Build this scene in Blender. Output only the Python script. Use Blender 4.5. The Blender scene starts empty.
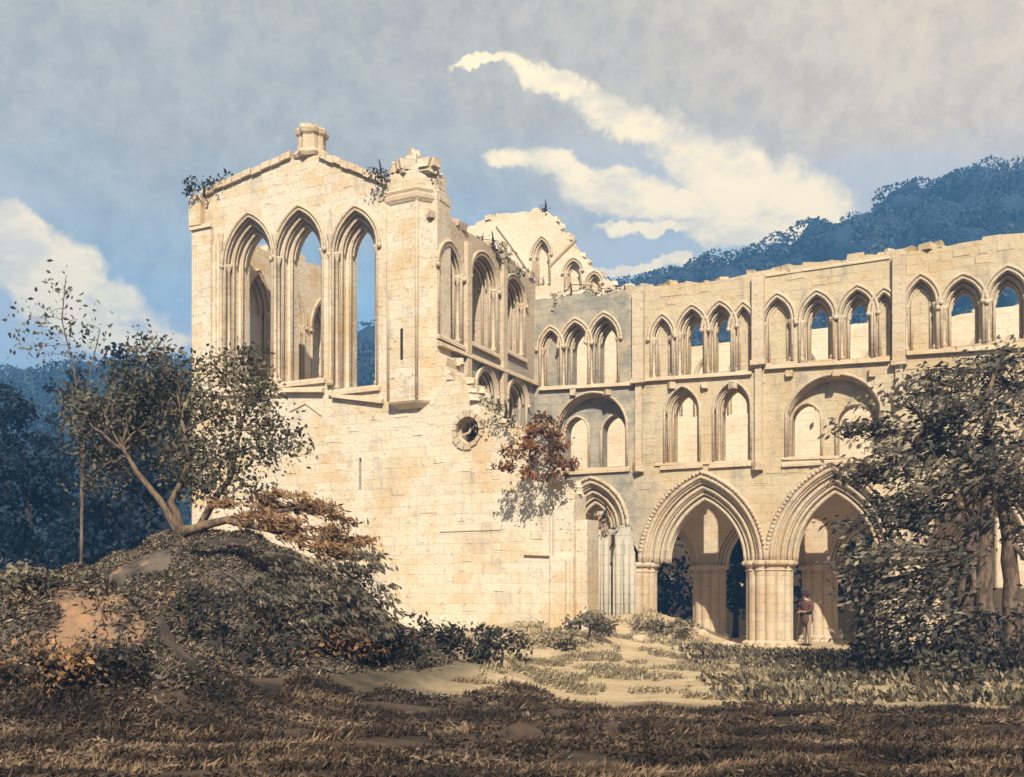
import bpy, bmesh, math, random
import numpy as np
from mathutils import Vector, Matrix, noise
from mathutils.geometry import tessellate_polygon
R = math.radians
rnd = random.Random(7)
nr = np.random.default_rng(11)

# ------------------------------------------------------------------ camera, sky, sun
sc = bpy.context.scene
EYE = 1.5; F = 1000.0; HZ = 600.0
cam = bpy.data.objects.new('camera', bpy.data.cameras.new('camera'))
sc.collection.objects.link(cam); sc.camera = cam
cam.location = (0, 0, EYE); cam.rotation_euler = (R(90), 0, 0)
cam.data.sensor_width = 36; cam.data.lens = 36 * F / 1024
cam.data.shift_y = (HZ - 388.5) / 1024
cam.data.clip_end = 5000
sc.view_settings.view_transform = 'Standard'
sc.view_settings.look = 'None'
sc.view_settings.gamma = 1
sc.view_settings.exposure = 1.05
SUN_EL = 36.0
SUN_H = Vector((0.0, -1.0, 0)).normalized()      # horizontal direction towards the sun
to_sun = Vector((SUN_H.x * math.cos(R(SUN_EL)), SUN_H.y * math.cos(R(SUN_EL)), math.sin(R(SUN_EL))))
sl = bpy.data.lights.new('sun', 'SUN'); sl.energy = 4.6; sl.angle = R(0.6); sl.color = (1, 0.92, 0.79)
so = bpy.data.objects.new('sun', sl); sc.collection.objects.link(so)
so.rotation_euler = to_sun.to_track_quat('Z', 'Y').to_euler(); so.location = (30, -60, 60)

class NT:
    """small helper for node trees"""
    def __init__(s, nt): s.nt = nt; s.n = nt.nodes; s.l = nt.links
    def new(s, t, **k):
        n = s.n.new(t)
        for a, b in k.items(): setattr(n, a, b)
        return n
    def put(s, sock, v):
        if isinstance(v, bpy.types.NodeSocket): s.l.new(v, sock)
        elif v is not None:
            if hasattr(sock.default_value, '__len__') and not hasattr(v, '__len__'): v = [v] * len(sock.default_value)
            if hasattr(v, '__len__') and len(v) == 3 and len(sock.default_value) == 4: v = (*v, 1)
            sock.default_value = v
    def m(s, op, a, b=None, c=None, clamp=False):
        n = s.new('ShaderNodeMath', operation=op); n.use_clamp = clamp
        s.put(n.inputs[0], a)
        if b is not None: s.put(n.inputs[1], b)
        if c is not None: s.put(n.inputs[2], c)
        return n.outputs[0]
    def mix(s, f, a, b, mode='MIX'):
        n = s.new('ShaderNodeMix', data_type='RGBA', blend_type=mode)
        s.put(n.inputs[0], f); s.put(n.inputs[6], a); s.put(n.inputs[7], b)
        return n.outputs[2]
    def noise(s, vec, scale, detail=4, rough=.55, dist=0):
        n = s.new('ShaderNodeTexNoise'); s.put(n.inputs['Vector'], vec)
        n.inputs['Scale'].default_value = scale; n.inputs['Detail'].default_value = detail
        n.inputs['Roughness'].default_value = rough; n.inputs['Distortion'].default_value = dist
        return n.outputs[0]
    def step(s, v, lo, hi):
        n = s.new('ShaderNodeMapRange', interpolation_type='SMOOTHSTEP'); n.clamp = True
        s.put(n.inputs[0], v); s.put(n.inputs[1], lo); s.put(n.inputs[2], hi)
        n.inputs[3].default_value = 0; n.inputs[4].default_value = 1
        return n.outputs[0]
    def mapping(s, vec, scale=(1, 1, 1), rot=(0, 0, 0), loc=(0, 0, 0)):
        n = s.new('ShaderNodeMapping'); s.put(n.inputs[0], vec)
        n.inputs['Scale'].default_value = scale; n.inputs['Rotation'].default_value = rot; n.inputs['Location'].default_value = loc
        return n.outputs[0]

def build_world():
    w = bpy.data.worlds.new('World'); sc.world = w; w.use_nodes = True
    t = NT(w.node_tree); t.n.clear()
    sky = t.new('ShaderNodeTexSky', sky_type='NISHITA'); sky.sun_disc = False
    sky.sun_elevation = R(SUN_EL); sky.sun_rotation = math.atan2(SUN_H.x, SUN_H.y)
    sky.air_density = 1.2; sky.dust_density = 1.5
    co = t.new('ShaderNodeTexCoord').outputs['Generated']
    sep = t.new('ShaderNodeSeparateXYZ'); t.l.new(co, sep.inputs[0])
    y = t.m('MAXIMUM', sep.outputs[1], 0.25)
    p = t.m('DIVIDE', sep.outputs[0], y); q = t.m('DIVIDE', sep.outputs[2], y)
    d1 = t.m('SUBTRACT', t.noise(co, 5.5, 6, .6), .5); d2 = t.m('SUBTRACT', t.noise(t.mapping(co, loc=(7, 3, 1)), 6.5, 6, .6), .5)
    e1 = t.m('SUBTRACT', t.noise(t.mapping(co, loc=(2, 9, 4)), 24, 6, .65), .5); e2 = t.m('SUBTRACT', t.noise(t.mapping(co, loc=(5, 1, 8)), 26, 6, .65), .5)
    P = t.m('ADD', t.m('ADD', p, t.m('MULTIPLY', d1, .12)), t.m('MULTIPLY', e1, .05)); Q = t.m('ADD', t.m('ADD', q, t.m('MULTIPLY', d2, .08)), t.m('MULTIPLY', e2, .045))
    def ell(x, yy, rx, ry, rot=0):
        cx, cy = (x - 512) / 1000, (600 - yy) / 1000; rx /= 1000; ry /= 1000
        a = t.m('SUBTRACT', P, cx); b = t.m('SUBTRACT', Q, cy); c, s_ = math.cos(R(rot)), math.sin(R(rot))
        u_ = t.m('ADD', t.m('MULTIPLY', a, c / rx), t.m('MULTIPLY', b, s_ / rx))
        v_ = t.m('ADD', t.m('MULTIPLY', a, -s_ / ry), t.m('MULTIPLY', b, c / ry))
        return t.m('SUBTRACT', 1, t.m('ADD', t.m('MULTIPLY', u_, u_), t.m('MULTIPLY', v_, v_)))
    def union(L):
        r = None
        for e in L:
            v = ell(*e); r = v if r is None else t.m('MAXIMUM', r, v)
        return r
    crisp = union([(798, 202, 72, 56, -14), (745, 186, 100, 56, -20), (690, 152, 85, 32, -24), (630, 122, 85, 22, -24), (560, 92, 80, 15, -20), (480, 70, 48, 6, -2),
                   (690, 206, 170, 30, -10), (570, 162, 90, 15, -10), (745, 232, 90, 22, 2), (660, 232, 70, 10, 0), (640, 268, 90, 7, 3),
                   (12, 235, 50, 34, -25), (70, 262, 55, 36, -30), (125, 300, 50, 34, -32), (160, 335, 34, 24, -30), (60, 310, 90, 34, -10), (30, 285, 70, 45, -15), (110, 345, 80, 26, -14)])
    soft = union([(700, 190, 190, 62, -14), (600, 262, 130, 26, -4), (70, 330, 190, 70, -14), (-40, 190, 90, 40, 0), (880, 200, 160, 60, 0)])
    fb = t.m('SUBTRACT', t.noise(co, 14, 8, .62), .5)
    cm = t.step(t.m('ADD', crisp, t.m('MULTIPLY', fb, 2.2)), .0, .75)
    sm = t.m('MULTIPLY', t.step(t.m('ADD', soft, t.m('MULTIPLY', fb, 1.2)), -.2, .8), .75)
    # thin high cloud veiling the sky, thicker and warmer up and to the right
    hz = t.step(t.m('ADD', q, t.m('MULTIPLY', t.m('SUBTRACT', t.noise(co, 3, 5, .6), .5), .35)), .22, .5)
    rt = t.step(t.m('ADD', p, t.m('MULTIPLY', t.m('SUBTRACT', t.noise(co, 2.3, 5, .6), .5), .5)), -.2, .5)
    blue = (2.0, 2.9, 3.2); grey = (3.1, 2.75, 2.1); beige = (4.9, 3.65, 2.2)
    base = t.mix(.7, sky.outputs[0], blue)
    veil = t.mix(rt, grey, beige)
    base = t.mix(t.m('MULTIPLY', t.m('MAXIMUM', hz, t.m('MULTIPLY', rt, .75)), .95), base, veil)
    mott = t.noise(co, 38, 6, .7)
    base = t.mix(1, base, t.mix(t.step(mott, .3, .7), (.86, .86, .88), (1.12, 1.12, 1.1)), 'MULTIPLY')
    tone = t.step(t.noise(t.mapping(co, scale=(1, 1, 2.2)), 13, 8, .65), .42, .62)
    cream = t.mix(tone, (7.8, 6.1, 3.3), (5.7, 4.7, 3.1))
    base = t.mix(sm, base, (3.6, 3.4, 3.1))
    base = t.mix(cm, base, cream)
    bg = t.new('ShaderNodeBackground'); t.l.new(base, bg.inputs[0]); bg.inputs[1].default_value = .108
    out = t.new('ShaderNodeOutputWorld'); t.l.new(bg.outputs[0], out.inputs[0])
build_world()

# ------------------------------------------------------------------ object helpers
def link(o): sc.collection.objects.link(o); return o
def thing(name, label, cat, loc=(0, 0, 0), rotz=0, group=None):
    o = bpy.data.objects.new(name, None); link(o); o.empty_display_size = .3
    o.location = loc; o.rotation_euler = (0, 0, rotz); return tag(o, label, cat, group)
def tag(o, label, cat, group=None, kind=None):
    if label: o['label'] = label
    if cat: o['category'] = cat
    if group: o['group'] = group
    if kind: o['kind'] = kind
    return o
def mesh_obj(name, verts, faces, mat, parent=None, smooth=False, loc=(0, 0, 0), fix=True):
    me = bpy.data.meshes.new(name)
    me.from_pydata([tuple(v) for v in verts], [], [tuple(f) for f in faces])
    if fix:
        bm = bmesh.new(); bm.from_mesh(me); bmesh.ops.recalc_face_normals(bm, faces=bm.faces); bm.to_mesh(me); bm.free()
    me.materials.append(mat)
    if smooth: me.polygons.foreach_set('use_smooth', [True] * len(me.polygons))
    me.update()
    o = bpy.data.objects.new(name, me); link(o); o.location = loc
    if parent: o.parent = parent
    return o

class MB:
    """collects shapes given in a wall's own frame (s along, d into the wall, z up)"""
    def __init__(s): s.v = []; s.f = []
    def add(s, v, f):
        o = len(s.v); s.v += [tuple(x) for x in v]; s.f += [tuple(i + o for i in q) for q in f]
    def plate(s, outer, holes, d0, d1, back=True, front=True):
        loops = [outer] + holes
        pts = [[Vector((a, b, 0)) for a, b in L] for L in loops]
        tri = tessellate_polygon(pts); flat = [p for L in loops for p in L]; n = len(flat)
        v = [(a, d0, b) for a, b in flat] + [(a, d1, b) for a, b in flat]; f = []
        if front: f += [tuple(t) for t in tri]
        if back: f += [(t[2] + n, t[1] + n, t[0] + n) for t in tri]
        k = 0
        for L in loops:
            m = len(L)
            for i in range(m):
                j = (i + 1) % m; f.append((k + i, k + j, k + j + n, k + i + n))
            k += m
        s.add(v, f)
    def box(s, a, b, jit=0):
        c = [(x, y, z) for x in (a[0], b[0]) for y in (a[1], b[1]) for z in (a[2], b[2])]
        if jit: c = [(x + rnd.uniform(-jit, jit), y + rnd.uniform(-jit, jit), z + rnd.uniform(-jit, jit)) for x, y, z in c]
        s.add(c, [(0, 1, 3, 2), (4, 6, 7, 5), (0, 4, 5, 1), (2, 3, 7, 6), (0, 2, 6, 4), (1, 5, 7, 3)])
    def stone(s, c, sz, jit=.3):
        c = Vector(c); a = rnd.uniform(0, 3.14); ca, sa = math.cos(a), math.sin(a); L = []
        for x in (-1, 1):
            for y in (-1, 1):
                for z in (-1, 1):
                    k = [1 + rnd.uniform(-jit, jit) for _ in range(3)]
                    X, Y, Z = x * sz[0] / 2 * k[0], y * sz[1] / 2 * k[1], z * sz[2] / 2 * k[2]
                    L.append((c.x + X * ca - Y * sa, c.y + X * sa + Y * ca, c.z + Z))
        s.add(L, [(0, 1, 3, 2), (4, 6, 7, 5), (0, 4, 5, 1), (2, 3, 7, 6), (0, 2, 6, 4), (1, 5, 7, 3)])
    def tube(s, pts, r, n=8, cap=True):
        """pts 3d; r number or list"""
        pts = [Vector(p) for p in pts]; m = len(pts); rr = r if hasattr(r, '__len__') else [r] * m
        v = []; f = []; up = Vector((0, 1, 0)); prev = None
        for i, p in enumerate(pts):
            t = (pts[min(i + 1, m - 1)] - pts[max(i - 1, 0)]).normalized()
            a = prev - t * prev.dot(t) if prev is not None else (up - t * up.dot(t))
            if a.length < .05: a = Vector((1, 0, 0)) - t * t.x
            a.normalize(); prev = a; b = t.cross(a)
            for k in range(n):
                an = 2 * math.pi * k / n; v.append(p + (a * math.cos(an) + b * math.sin(an)) * rr[i] * (.93 + .14 * ((k * 7919 + i * 104729) % 97) / 97))
        for i in range(m - 1):
            for k in range(n):
                k2 = (k + 1) % n; f.append((i * n + k, i * n + k2, (i + 1) * n + k2, (i + 1) * n + k))
        if cap: f.append(tuple(range(n))[::-1]); f.append(tuple((m - 1) * n + k for k in range(n)))
        s.add(v, f)
    def lathe(s, prof, c, n=16, rad=lambda a: 1.0, rot=0):
        v = []; f = []; m = len(prof)
        for r, z in prof:
            for k in range(n):
                a = 2 * math.pi * k / n + rot; q = rad(a); v.append((c[0] + r * q * math.cos(a), c[1] + r * q * math.sin(a), z))
        for i in range(m - 1):
            for k in range(n):
                k2 = (k + 1) % n; f.append((i * n + k, i * n + k2, (i + 1) * n + k2, (i + 1) * n + k))
        f.append(tuple(range(n))[::-1]); f.append(tuple((m - 1) * n + k for k in range(n)))
        s.add(v, f)
    def strip(s, pts, d, w, h):
        """a rectangular moulding following (s,z) points, w proud of d, h high"""
        for i in range(len(pts) - 1):
            (a, b), (c, e) = pts[i], pts[i + 1]
            s.add([(a, d, b), (a, d - w, b), (a, d - w * .8, b + h * .55), (a, d, b + h), (c, d, e), (c, d - w, e), (c, d - w * .8, e + h * .55), (c, d, e + h)],
                  [(0, 1, 5, 4), (1, 2, 6, 5), (2, 3, 7, 6), (0, 4, 7, 3), (0, 3, 2, 1), (4, 5, 6, 7)])
    def build(s, name, mat, parent=None, smooth=False, loc=(0, 0, 0)): return mesh_obj(name, s.v, s.f, mat, parent, smooth, loc)

# ------------------------------------------------------------------ wall frames
U = Vector((0.8974, -0.4412, 0)); V = Vector((0.4412, 0.8974, 0)); ANG = math.atan2(U.y, U.x)
class Frame:
    def __init__(s, o, a, rot): s.o = Vector((o[0], o[1], 0)); s.a = a; s.rot = rot
    def sx(s, x, off=0):
        k = (x - 512) / F; return (k * s.o.y - s.o.x) / (s.a.x - k * s.a.y)
    def depth(s, ss): return s.o.y + s.a.y * ss
    def pt(s, x, y):
        q = s.sx(x); return (q, EYE + (HZ - y) / F * s.depth(q))
    def z(s, q, y): return EYE + (HZ - y) / F * s.depth(q)
N = Vector((-2.2, 29.4, 0)); C = Vector((0.8, 35.5, 0))
FG = Frame(N, U, ANG)                       # great gable front
FS = Frame(N, V, ANG + math.pi / 2)         # side wall running back from it
FL = Frame(N - U * 9.5, V, ANG + math.pi / 2)
FA = Frame(C, U, ANG)                       # arcade wall
FW = Frame(C + V * 4.4, U, ANG)             # inner aisle arcade
FF = Frame(C + V * 9.0, U, ANG)             # far gable
FO = Frame(C + V * 10.2, U, ANG)            # opposite clerestory wall

def arch(c, w, h, zs, e=0, n=10):
    """points from right springing over the apex to the left springing, offset outwards by e"""
    out = []
    if h >= w:
        Rr = (w * w + h * h) / (2 * w); k = Rr - w; RR = Rr + e
        a1 = math.acos(min(1, k / RR))
        for i in range(n + 1):
            a = a1 * i / n; out.append((c - k + RR * math.cos(a), zs + RR * math.sin(a)))
        for i in range(1, n + 1):
            a = math.pi - a1 + a1 * i / n; out.append((c + k + RR * math.cos(a), zs + RR * math.sin(a)))
    else:
        Rr = (w * w + h * h) / (2 * h); zc = zs + h - Rr; RR = Rr + e; a0 = math.asin(min(1, (zs - zc) / RR))
        for i in range(2 * n + 1):
            a = a0 + (math.pi - 2 * a0) * i / (2 * n); out.append((c + RR * math.cos(a), zc + RR * math.sin(a)))
    return out
class Op:
    """an arched opening given by the columns of its jambs and rows of its springing, apex and sill"""
    def __init__(s, fr, xl, xr, ysp, yap, ysill):
        a, b = fr.sx(xl), fr.sx(xr); s.c = (a + b) / 2; s.w = (b - a) / 2
        s.zs, s.h, s.zb = fr.z(s.c, ysp), fr.z(s.c, yap) - fr.z(s.c, ysp), fr.z(s.c, ysill)
    def loop(s, e=0, drop=0):
        A = arch(s.c, s.w, s.h, s.zs, e)
        return A + [(A[-1][0], s.zb - drop), (A[0][0], s.zb - drop)]
    def curve(s, e): return arch(s.c, s.w, s.h, s.zs, e)
def rag(pts, step=.38, amp=.13):
    """a broken masonry edge: small steps of a course or so between the given points"""
    out = [pts[0]]
    for (a, b), (c, d) in zip(pts, pts[1:]):
        L = math.hypot(c - a, d - b); n = max(1, int(L / step))
        for i in range(1, n + 1):
            t = i / n; x, z = a + (c - a) * t, b + (d - b) * t
            if i < n:
                j = rnd.uniform(-amp, amp); k = rnd.uniform(-.05, .05)
                out += [(x - .03 + k, out[-1][1] if abs(d - b) < abs(c - a) else z), (x + k, z + j)]
            else: out.append((x, z))
    return out

# ------------------------------------------------------------------ materials
def mat_new(name):
    m = bpy.data.materials.new(name); m.use_nodes = True
    t = NT(m.node_tree); b = t.n['Principled BSDF']; b.inputs['Specular IOR Level'].default_value = .25
    return m, t, b
def stone(name, light, ochre, grey, dark, joints=.45, greyamt=.5, scale=1.0, darkamt=.4, wall_shade=None):
    m, t, b = mat_new(name)
    co = t.new('ShaderNodeTexCoord').outputs['Object']
    sep = t.new('ShaderNodeSeparateXYZ'); t.l.new(co, sep.inputs[0])
    cmb = t.new('ShaderNodeCombineXYZ'); t.l.new(t.m('ADD', sep.outputs[0], sep.outputs[1]), cmb.inputs[0]); t.l.new(sep.outputs[2], cmb.inputs[1])
    wob = t.noise(co, 1.3, 3); wv = t.new('ShaderNodeVectorMath', operation='ADD')
    t.l.new(cmb.outputs[0], wv.inputs[0]); wc = t.new('ShaderNodeCombineXYZ')
    t.l.new(t.m('MULTIPLY', wob, .16), wc.inputs[0]); t.l.new(t.m('MULTIPLY', t.noise(t.mapping(co, loc=(4, 4, 4)), 1.1, 3), .12), wc.inputs[1])
    t.l.new(wc.outputs[0], wv.inputs[1])
    br = t.new('ShaderNodeTexBrick'); t.l.new(wv.outputs[0], br.inputs['Vector'])
    br.inputs['Scale'].default_value = 1.0 * scale; br.inputs['Brick Width'].default_value = .62; br.inputs['Row Height'].default_value = .29
    br.inputs['Mortar Size'].default_value = .010; br.inputs['Mortar Smooth'].default_value = .6; br.inputs['Bias'].default_value = 0
    br.inputs['Color1'].default_value = (.42, .42, .42, 1); br.inputs['Color2'].default_value = (.58, .58, .58, 1); br.inputs['Mortar'].default_value = (.5, .5, .5, 1)
    tone = t.m('MULTIPLY', t.m('SUBTRACT', br.outputs[0], .5), .8)
    big = t.noise(co, .42, 5, .6); mid = t.noise(t.mapping(co, loc=(9, 2, 5)), 1.7, 6, .65)
    streak = t.noise(t.mapping(co, scale=(1.6, 1.6, .22), loc=(3, 1, 0)), 1.4, 5, .6)
    c = t.mix(t.step(t.m('ADD', big, tone), .42, .72), light, ochre)
    c = t.mix(t.m('MULTIPLY', t.step(t.m('ADD', t.m('MULTIPLY', mid, .5), t.m('MULTIPLY', streak, .5)), .5, .66), greyamt), c, grey)
    fine = t.noise(co, 9, 7, .72)
    gold = t.noise(t.mapping(co, loc=(2, 7, 6)), .9, 6, .7); c = t.mix(t.m('MULTIPLY', t.step(gold, .54, .68), .55), c, tuple(o_ * k_ for o_, k_ in zip(ochre, (.98, .9, .72))))
    blot = t.noise(t.mapping(co, scale=(1, 1, 1.8), loc=(6, 2, 9)), 2.6, 8, .75); c = t.mix(t.m('MULTIPLY', t.step(blot, .60, .66), .5), c, tuple(a_ * .6 + b_ * .4 for a_, b_ in zip(grey, dark)))
    c = t.mix(t.m('MULTIPLY', t.step(fine, .57, .66), darkamt), c, dark)
    fine2 = t.noise(t.mapping(co, loc=(1, 8, 3)), 26, 5, .7)
    c = t.mix(t.m('MULTIPLY', t.step(fine2, .62, .70), .45), c, dark)
    if wall_shade:   # grey shade painted into the colour near the corner, over x < wall_shade[0], heavier below z = wall_shade[1]
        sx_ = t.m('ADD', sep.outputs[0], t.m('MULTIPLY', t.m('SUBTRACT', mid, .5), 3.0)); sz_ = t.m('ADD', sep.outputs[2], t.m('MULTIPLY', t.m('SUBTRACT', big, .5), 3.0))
        sf = t.m('MULTIPLY', t.m('SUBTRACT', 1, t.step(sx_, wall_shade[0] - .8, wall_shade[0] + .8)), t.m('SUBTRACT', 1, t.m('MULTIPLY', t.step(sz_, wall_shade[1] - .5, wall_shade[1] + .5), wall_shade[2])))
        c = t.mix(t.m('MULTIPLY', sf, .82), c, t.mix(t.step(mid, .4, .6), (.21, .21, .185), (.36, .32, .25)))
    jm = t.m('MULTIPLY', t.m('MULTIPLY', br.outputs[1], t.step(t.noise(t.mapping(co, loc=(5, 5, 1)), 1.5, 5, .65), .5, .66)), joints)
    c = t.mix(jm, c, dark)
    t.l.new(c, b.inputs['Base Color']); b.inputs['Roughness'].default_value = .93
    h = t.m('ADD', t.m('MULTIPLY', br.outputs[1], -.13), t.m('ADD', t.m('MULTIPLY', fine, .55), t.m('ADD', t.m('MULTIPLY', mid, .7), t.m('MULTIPLY', br.outputs[0], .3))))
    bu = t.new('ShaderNodeBump'); bu.inputs['Strength'].default_value = .85; bu.inputs['Distance'].default_value = .07
    t.l.new(h, bu.inputs['Height']); t.l.new(bu.outputs[0], b.inputs['Normal'])
    return m
CREAM = (.66, .56, .42); OCH = (.58, .42, .23); GRY = (.33, .30, .25); BRN = (.15, .085, .05)
M_stone = stone('pale limestone', CREAM, OCH, (.40, .345, .27), BRN, greyamt=.7, joints=.3, darkamt=.7)
M_arc = stone('weathered limestone', (.55, .44, .285), (.50, .365, .20), (.28, .245, .19), (.13, .08, .05), greyamt=.75, wall_shade=(3.9, 99, 0))  # shade painted over the bay next to the corner
M_side = stone('side limestone', (.56, .43, .30), (.48, .35, .22), (.27, .25, .22), (.13, .08, .05), greyamt=.8, wall_shade=(99, 9.8, .8))  # shade painted over the lower part of the side wall
M_trim = stone('moulded limestone', (.58, .465, .32), (.49, .355, .215), (.33, .285, .22), (.15, .085, .05), joints=.25, greyamt=.5)
M_far = stone('far limestone', (.70, .58, .42), (.62, .48, .31), (.50, .43, .34), (.2, .12, .08), joints=.15, greyamt=.3)
M_blue = stone('grey limestone', (.47, .42, .33), (.46, .38, .26), (.30, .29, .25), (.09, .09, .09), greyamt=.9)

def leafmat(name, a, b_, c_, rough=.75, transl=.15):
    m, t, b = mat_new(name)
    at = t.new('ShaderNodeAttribute'); at.attribute_name = 'tone'
    col = t.mix(t.step(at.outputs['Fac'], .05, .55), a, b_); col = t.mix(t.step(at.outputs['Fac'], .62, 1.0), col, c_)
    t.l.new(col, b.inputs['Base Color']); b.inputs['Roughness'].default_value = rough
    if transl:
        tr = t.new('ShaderNodeBsdfTranslucent'); t.l.new(col, tr.inputs[0]); mx = t.new('ShaderNodeMixShader'); mx.inputs[0].default_value = transl
        t.l.new(b.outputs[0], mx.inputs[1]); t.l.new(tr.outputs[0], mx.inputs[2]); t.l.new(mx.outputs[0], t.n['Material Output'].inputs[0])
    return m
def barkmat(name, a, b_):
    m, t, b = mat_new(name); co = t.new('ShaderNodeTexCoord').outputs['Object']
    n1 = t.noise(t.mapping(co, scale=(1, 1, .35)), 9, 6, .7)
    t.l.new(t.mix(t.step(n1, .38, .62), a, b_), b.inputs['Base Color']); b.inputs['Roughness'].default_value = .9
    bu = t.new('ShaderNodeBump'); bu.inputs['Strength'].default_value = .8; bu.inputs['Distance'].default_value = .04
    t.l.new(n1, bu.inputs['Height']); t.l.new(bu.outputs[0], b.inputs['Normal']); return m
def plain(name, col, var=.25, rough=.85, scale=14):
    m, t, b = mat_new(name); co = t.new('ShaderNodeTexCoord').outputs['Object']
    n1 = t.noise(co, scale, 5, .65)
    t.l.new(t.mix(n1, tuple(x * (1 - var) for x in col), tuple(min(1, x * (1 + var)) for x in col)), b.inputs['Base Color']); b.inputs['Roughness'].default_value = rough
    return m
L_olive = leafmat('olive leaves', (.04, .038, .028), (.13, .112, .07), (.32, .25, .145), transl=.25)
L_dark = leafmat('dark leaves', (.014, .014, .014), (.04, .036, .028), (.17, .125, .07))
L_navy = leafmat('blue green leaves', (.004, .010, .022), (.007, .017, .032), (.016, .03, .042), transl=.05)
L_rust = leafmat('rusty leaves', (.03, .02, .013), (.20, .08, .028), (.55, .24, .06))
L_tree = leafmat('brown green leaves', (.03, .026, .02), (.10, .083, .06), (.38, .30, .19), transl=.2)
L_ochre = leafmat('ochre leaves', (.06, .045, .03), (.25, .135, .06), (.50, .28, .12))
L_grey = leafmat('grey green leaves', (.045, .04, .031), (.15, .125, .085), (.38, .29, .18))
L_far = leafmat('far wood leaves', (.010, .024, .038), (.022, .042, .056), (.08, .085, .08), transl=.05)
L_pale = leafmat('pale weeds', (.13, .11, .07), (.26, .21, .13), (.45, .35, .2))
B_brown = barkmat('brown bark', (.07, .045, .03), (.2, .135, .085))
B_pale = barkmat('pale bark', (.16, .12, .08), (.5, .4, .28))
B_dark = barkmat('dark bark', (.02, .017, .015), (.06, .045, .035))

# ------------------------------------------------------------------ terrain
def interp(x, tab):
    if x <= tab[0][0]: return tab[0][1]
    for (a, b), (c, d) in zip(tab, tab[1:]):
        if x <= c:
            t = (x - a) / (c - a); t = t * t * (3 - 2 * t); return b + (d - b) * t
    return tab[-1][1]
RID_A = [(-16, .6), (-11, 1.2), (-9, 1.55), (-7.5, 1.95), (-6.7, 2.35), (-5.7, 2.62), (-4.8, 2.58), (-3.8, 2.15), (-2.9, 1.7), (-1.9, .9), (-.7, .4), (1.2, 0)]
RID_B = [(-14, 1.1), (-8, 1.7), (-6.1, 1.72), (-5.4, 1.7), (-4.8, 1.56), (-4.35, 1.3), (-4.05, .85), (-3.6, .4), (-2.8, .1), (-1.5, 0)]
def ground(x, y):
    a = interp(x, RID_A); da = y - 17.2; a *= math.exp(-(da / (2.9 if da < 0 else 4.5)) ** 2)
    b = interp(x, RID_B); db = y - 12.3; b *= math.exp(-(db / (1.25 if db < 0 else 1.8)) ** 2)
    h = max(a, b) + .25 * min(a, b)
    h += 1.15 * math.exp(-((x - 3.9) / 2.2) ** 2 - ((y - 30.3) / 2.0) ** 2)
    h += .75 * math.exp(-((x - 0.4) / 2.6) ** 2 - ((y - 27.2) / 2.2) ** 2)
    h += .35 * math.exp(-((x + 6) / 6) ** 2 - ((y - 27) / 5) ** 2)
    h += .35 * math.exp(-((x - 11.0) / 3.0) ** 2 - ((y - 19.5) / 2.5) ** 2)
    if y < 90:
        k = min(1, max(.0, (90 - y) / 20)); v = Vector((x, y, 0))
        rough = .35 + min(1.5, h) * 1.0
        h += k * (noise.fractal(v * .35, 1, 2, 4) * .10 * rough + noise.fractal(v * 1.6, 1, 2, 4) * .05 * (rough + .2))
        if y < 15: h += k * .10 * noise.fractal(Vector((x * .5, y * 1.1, 3)), 1, 2, 3)
    return h
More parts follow.
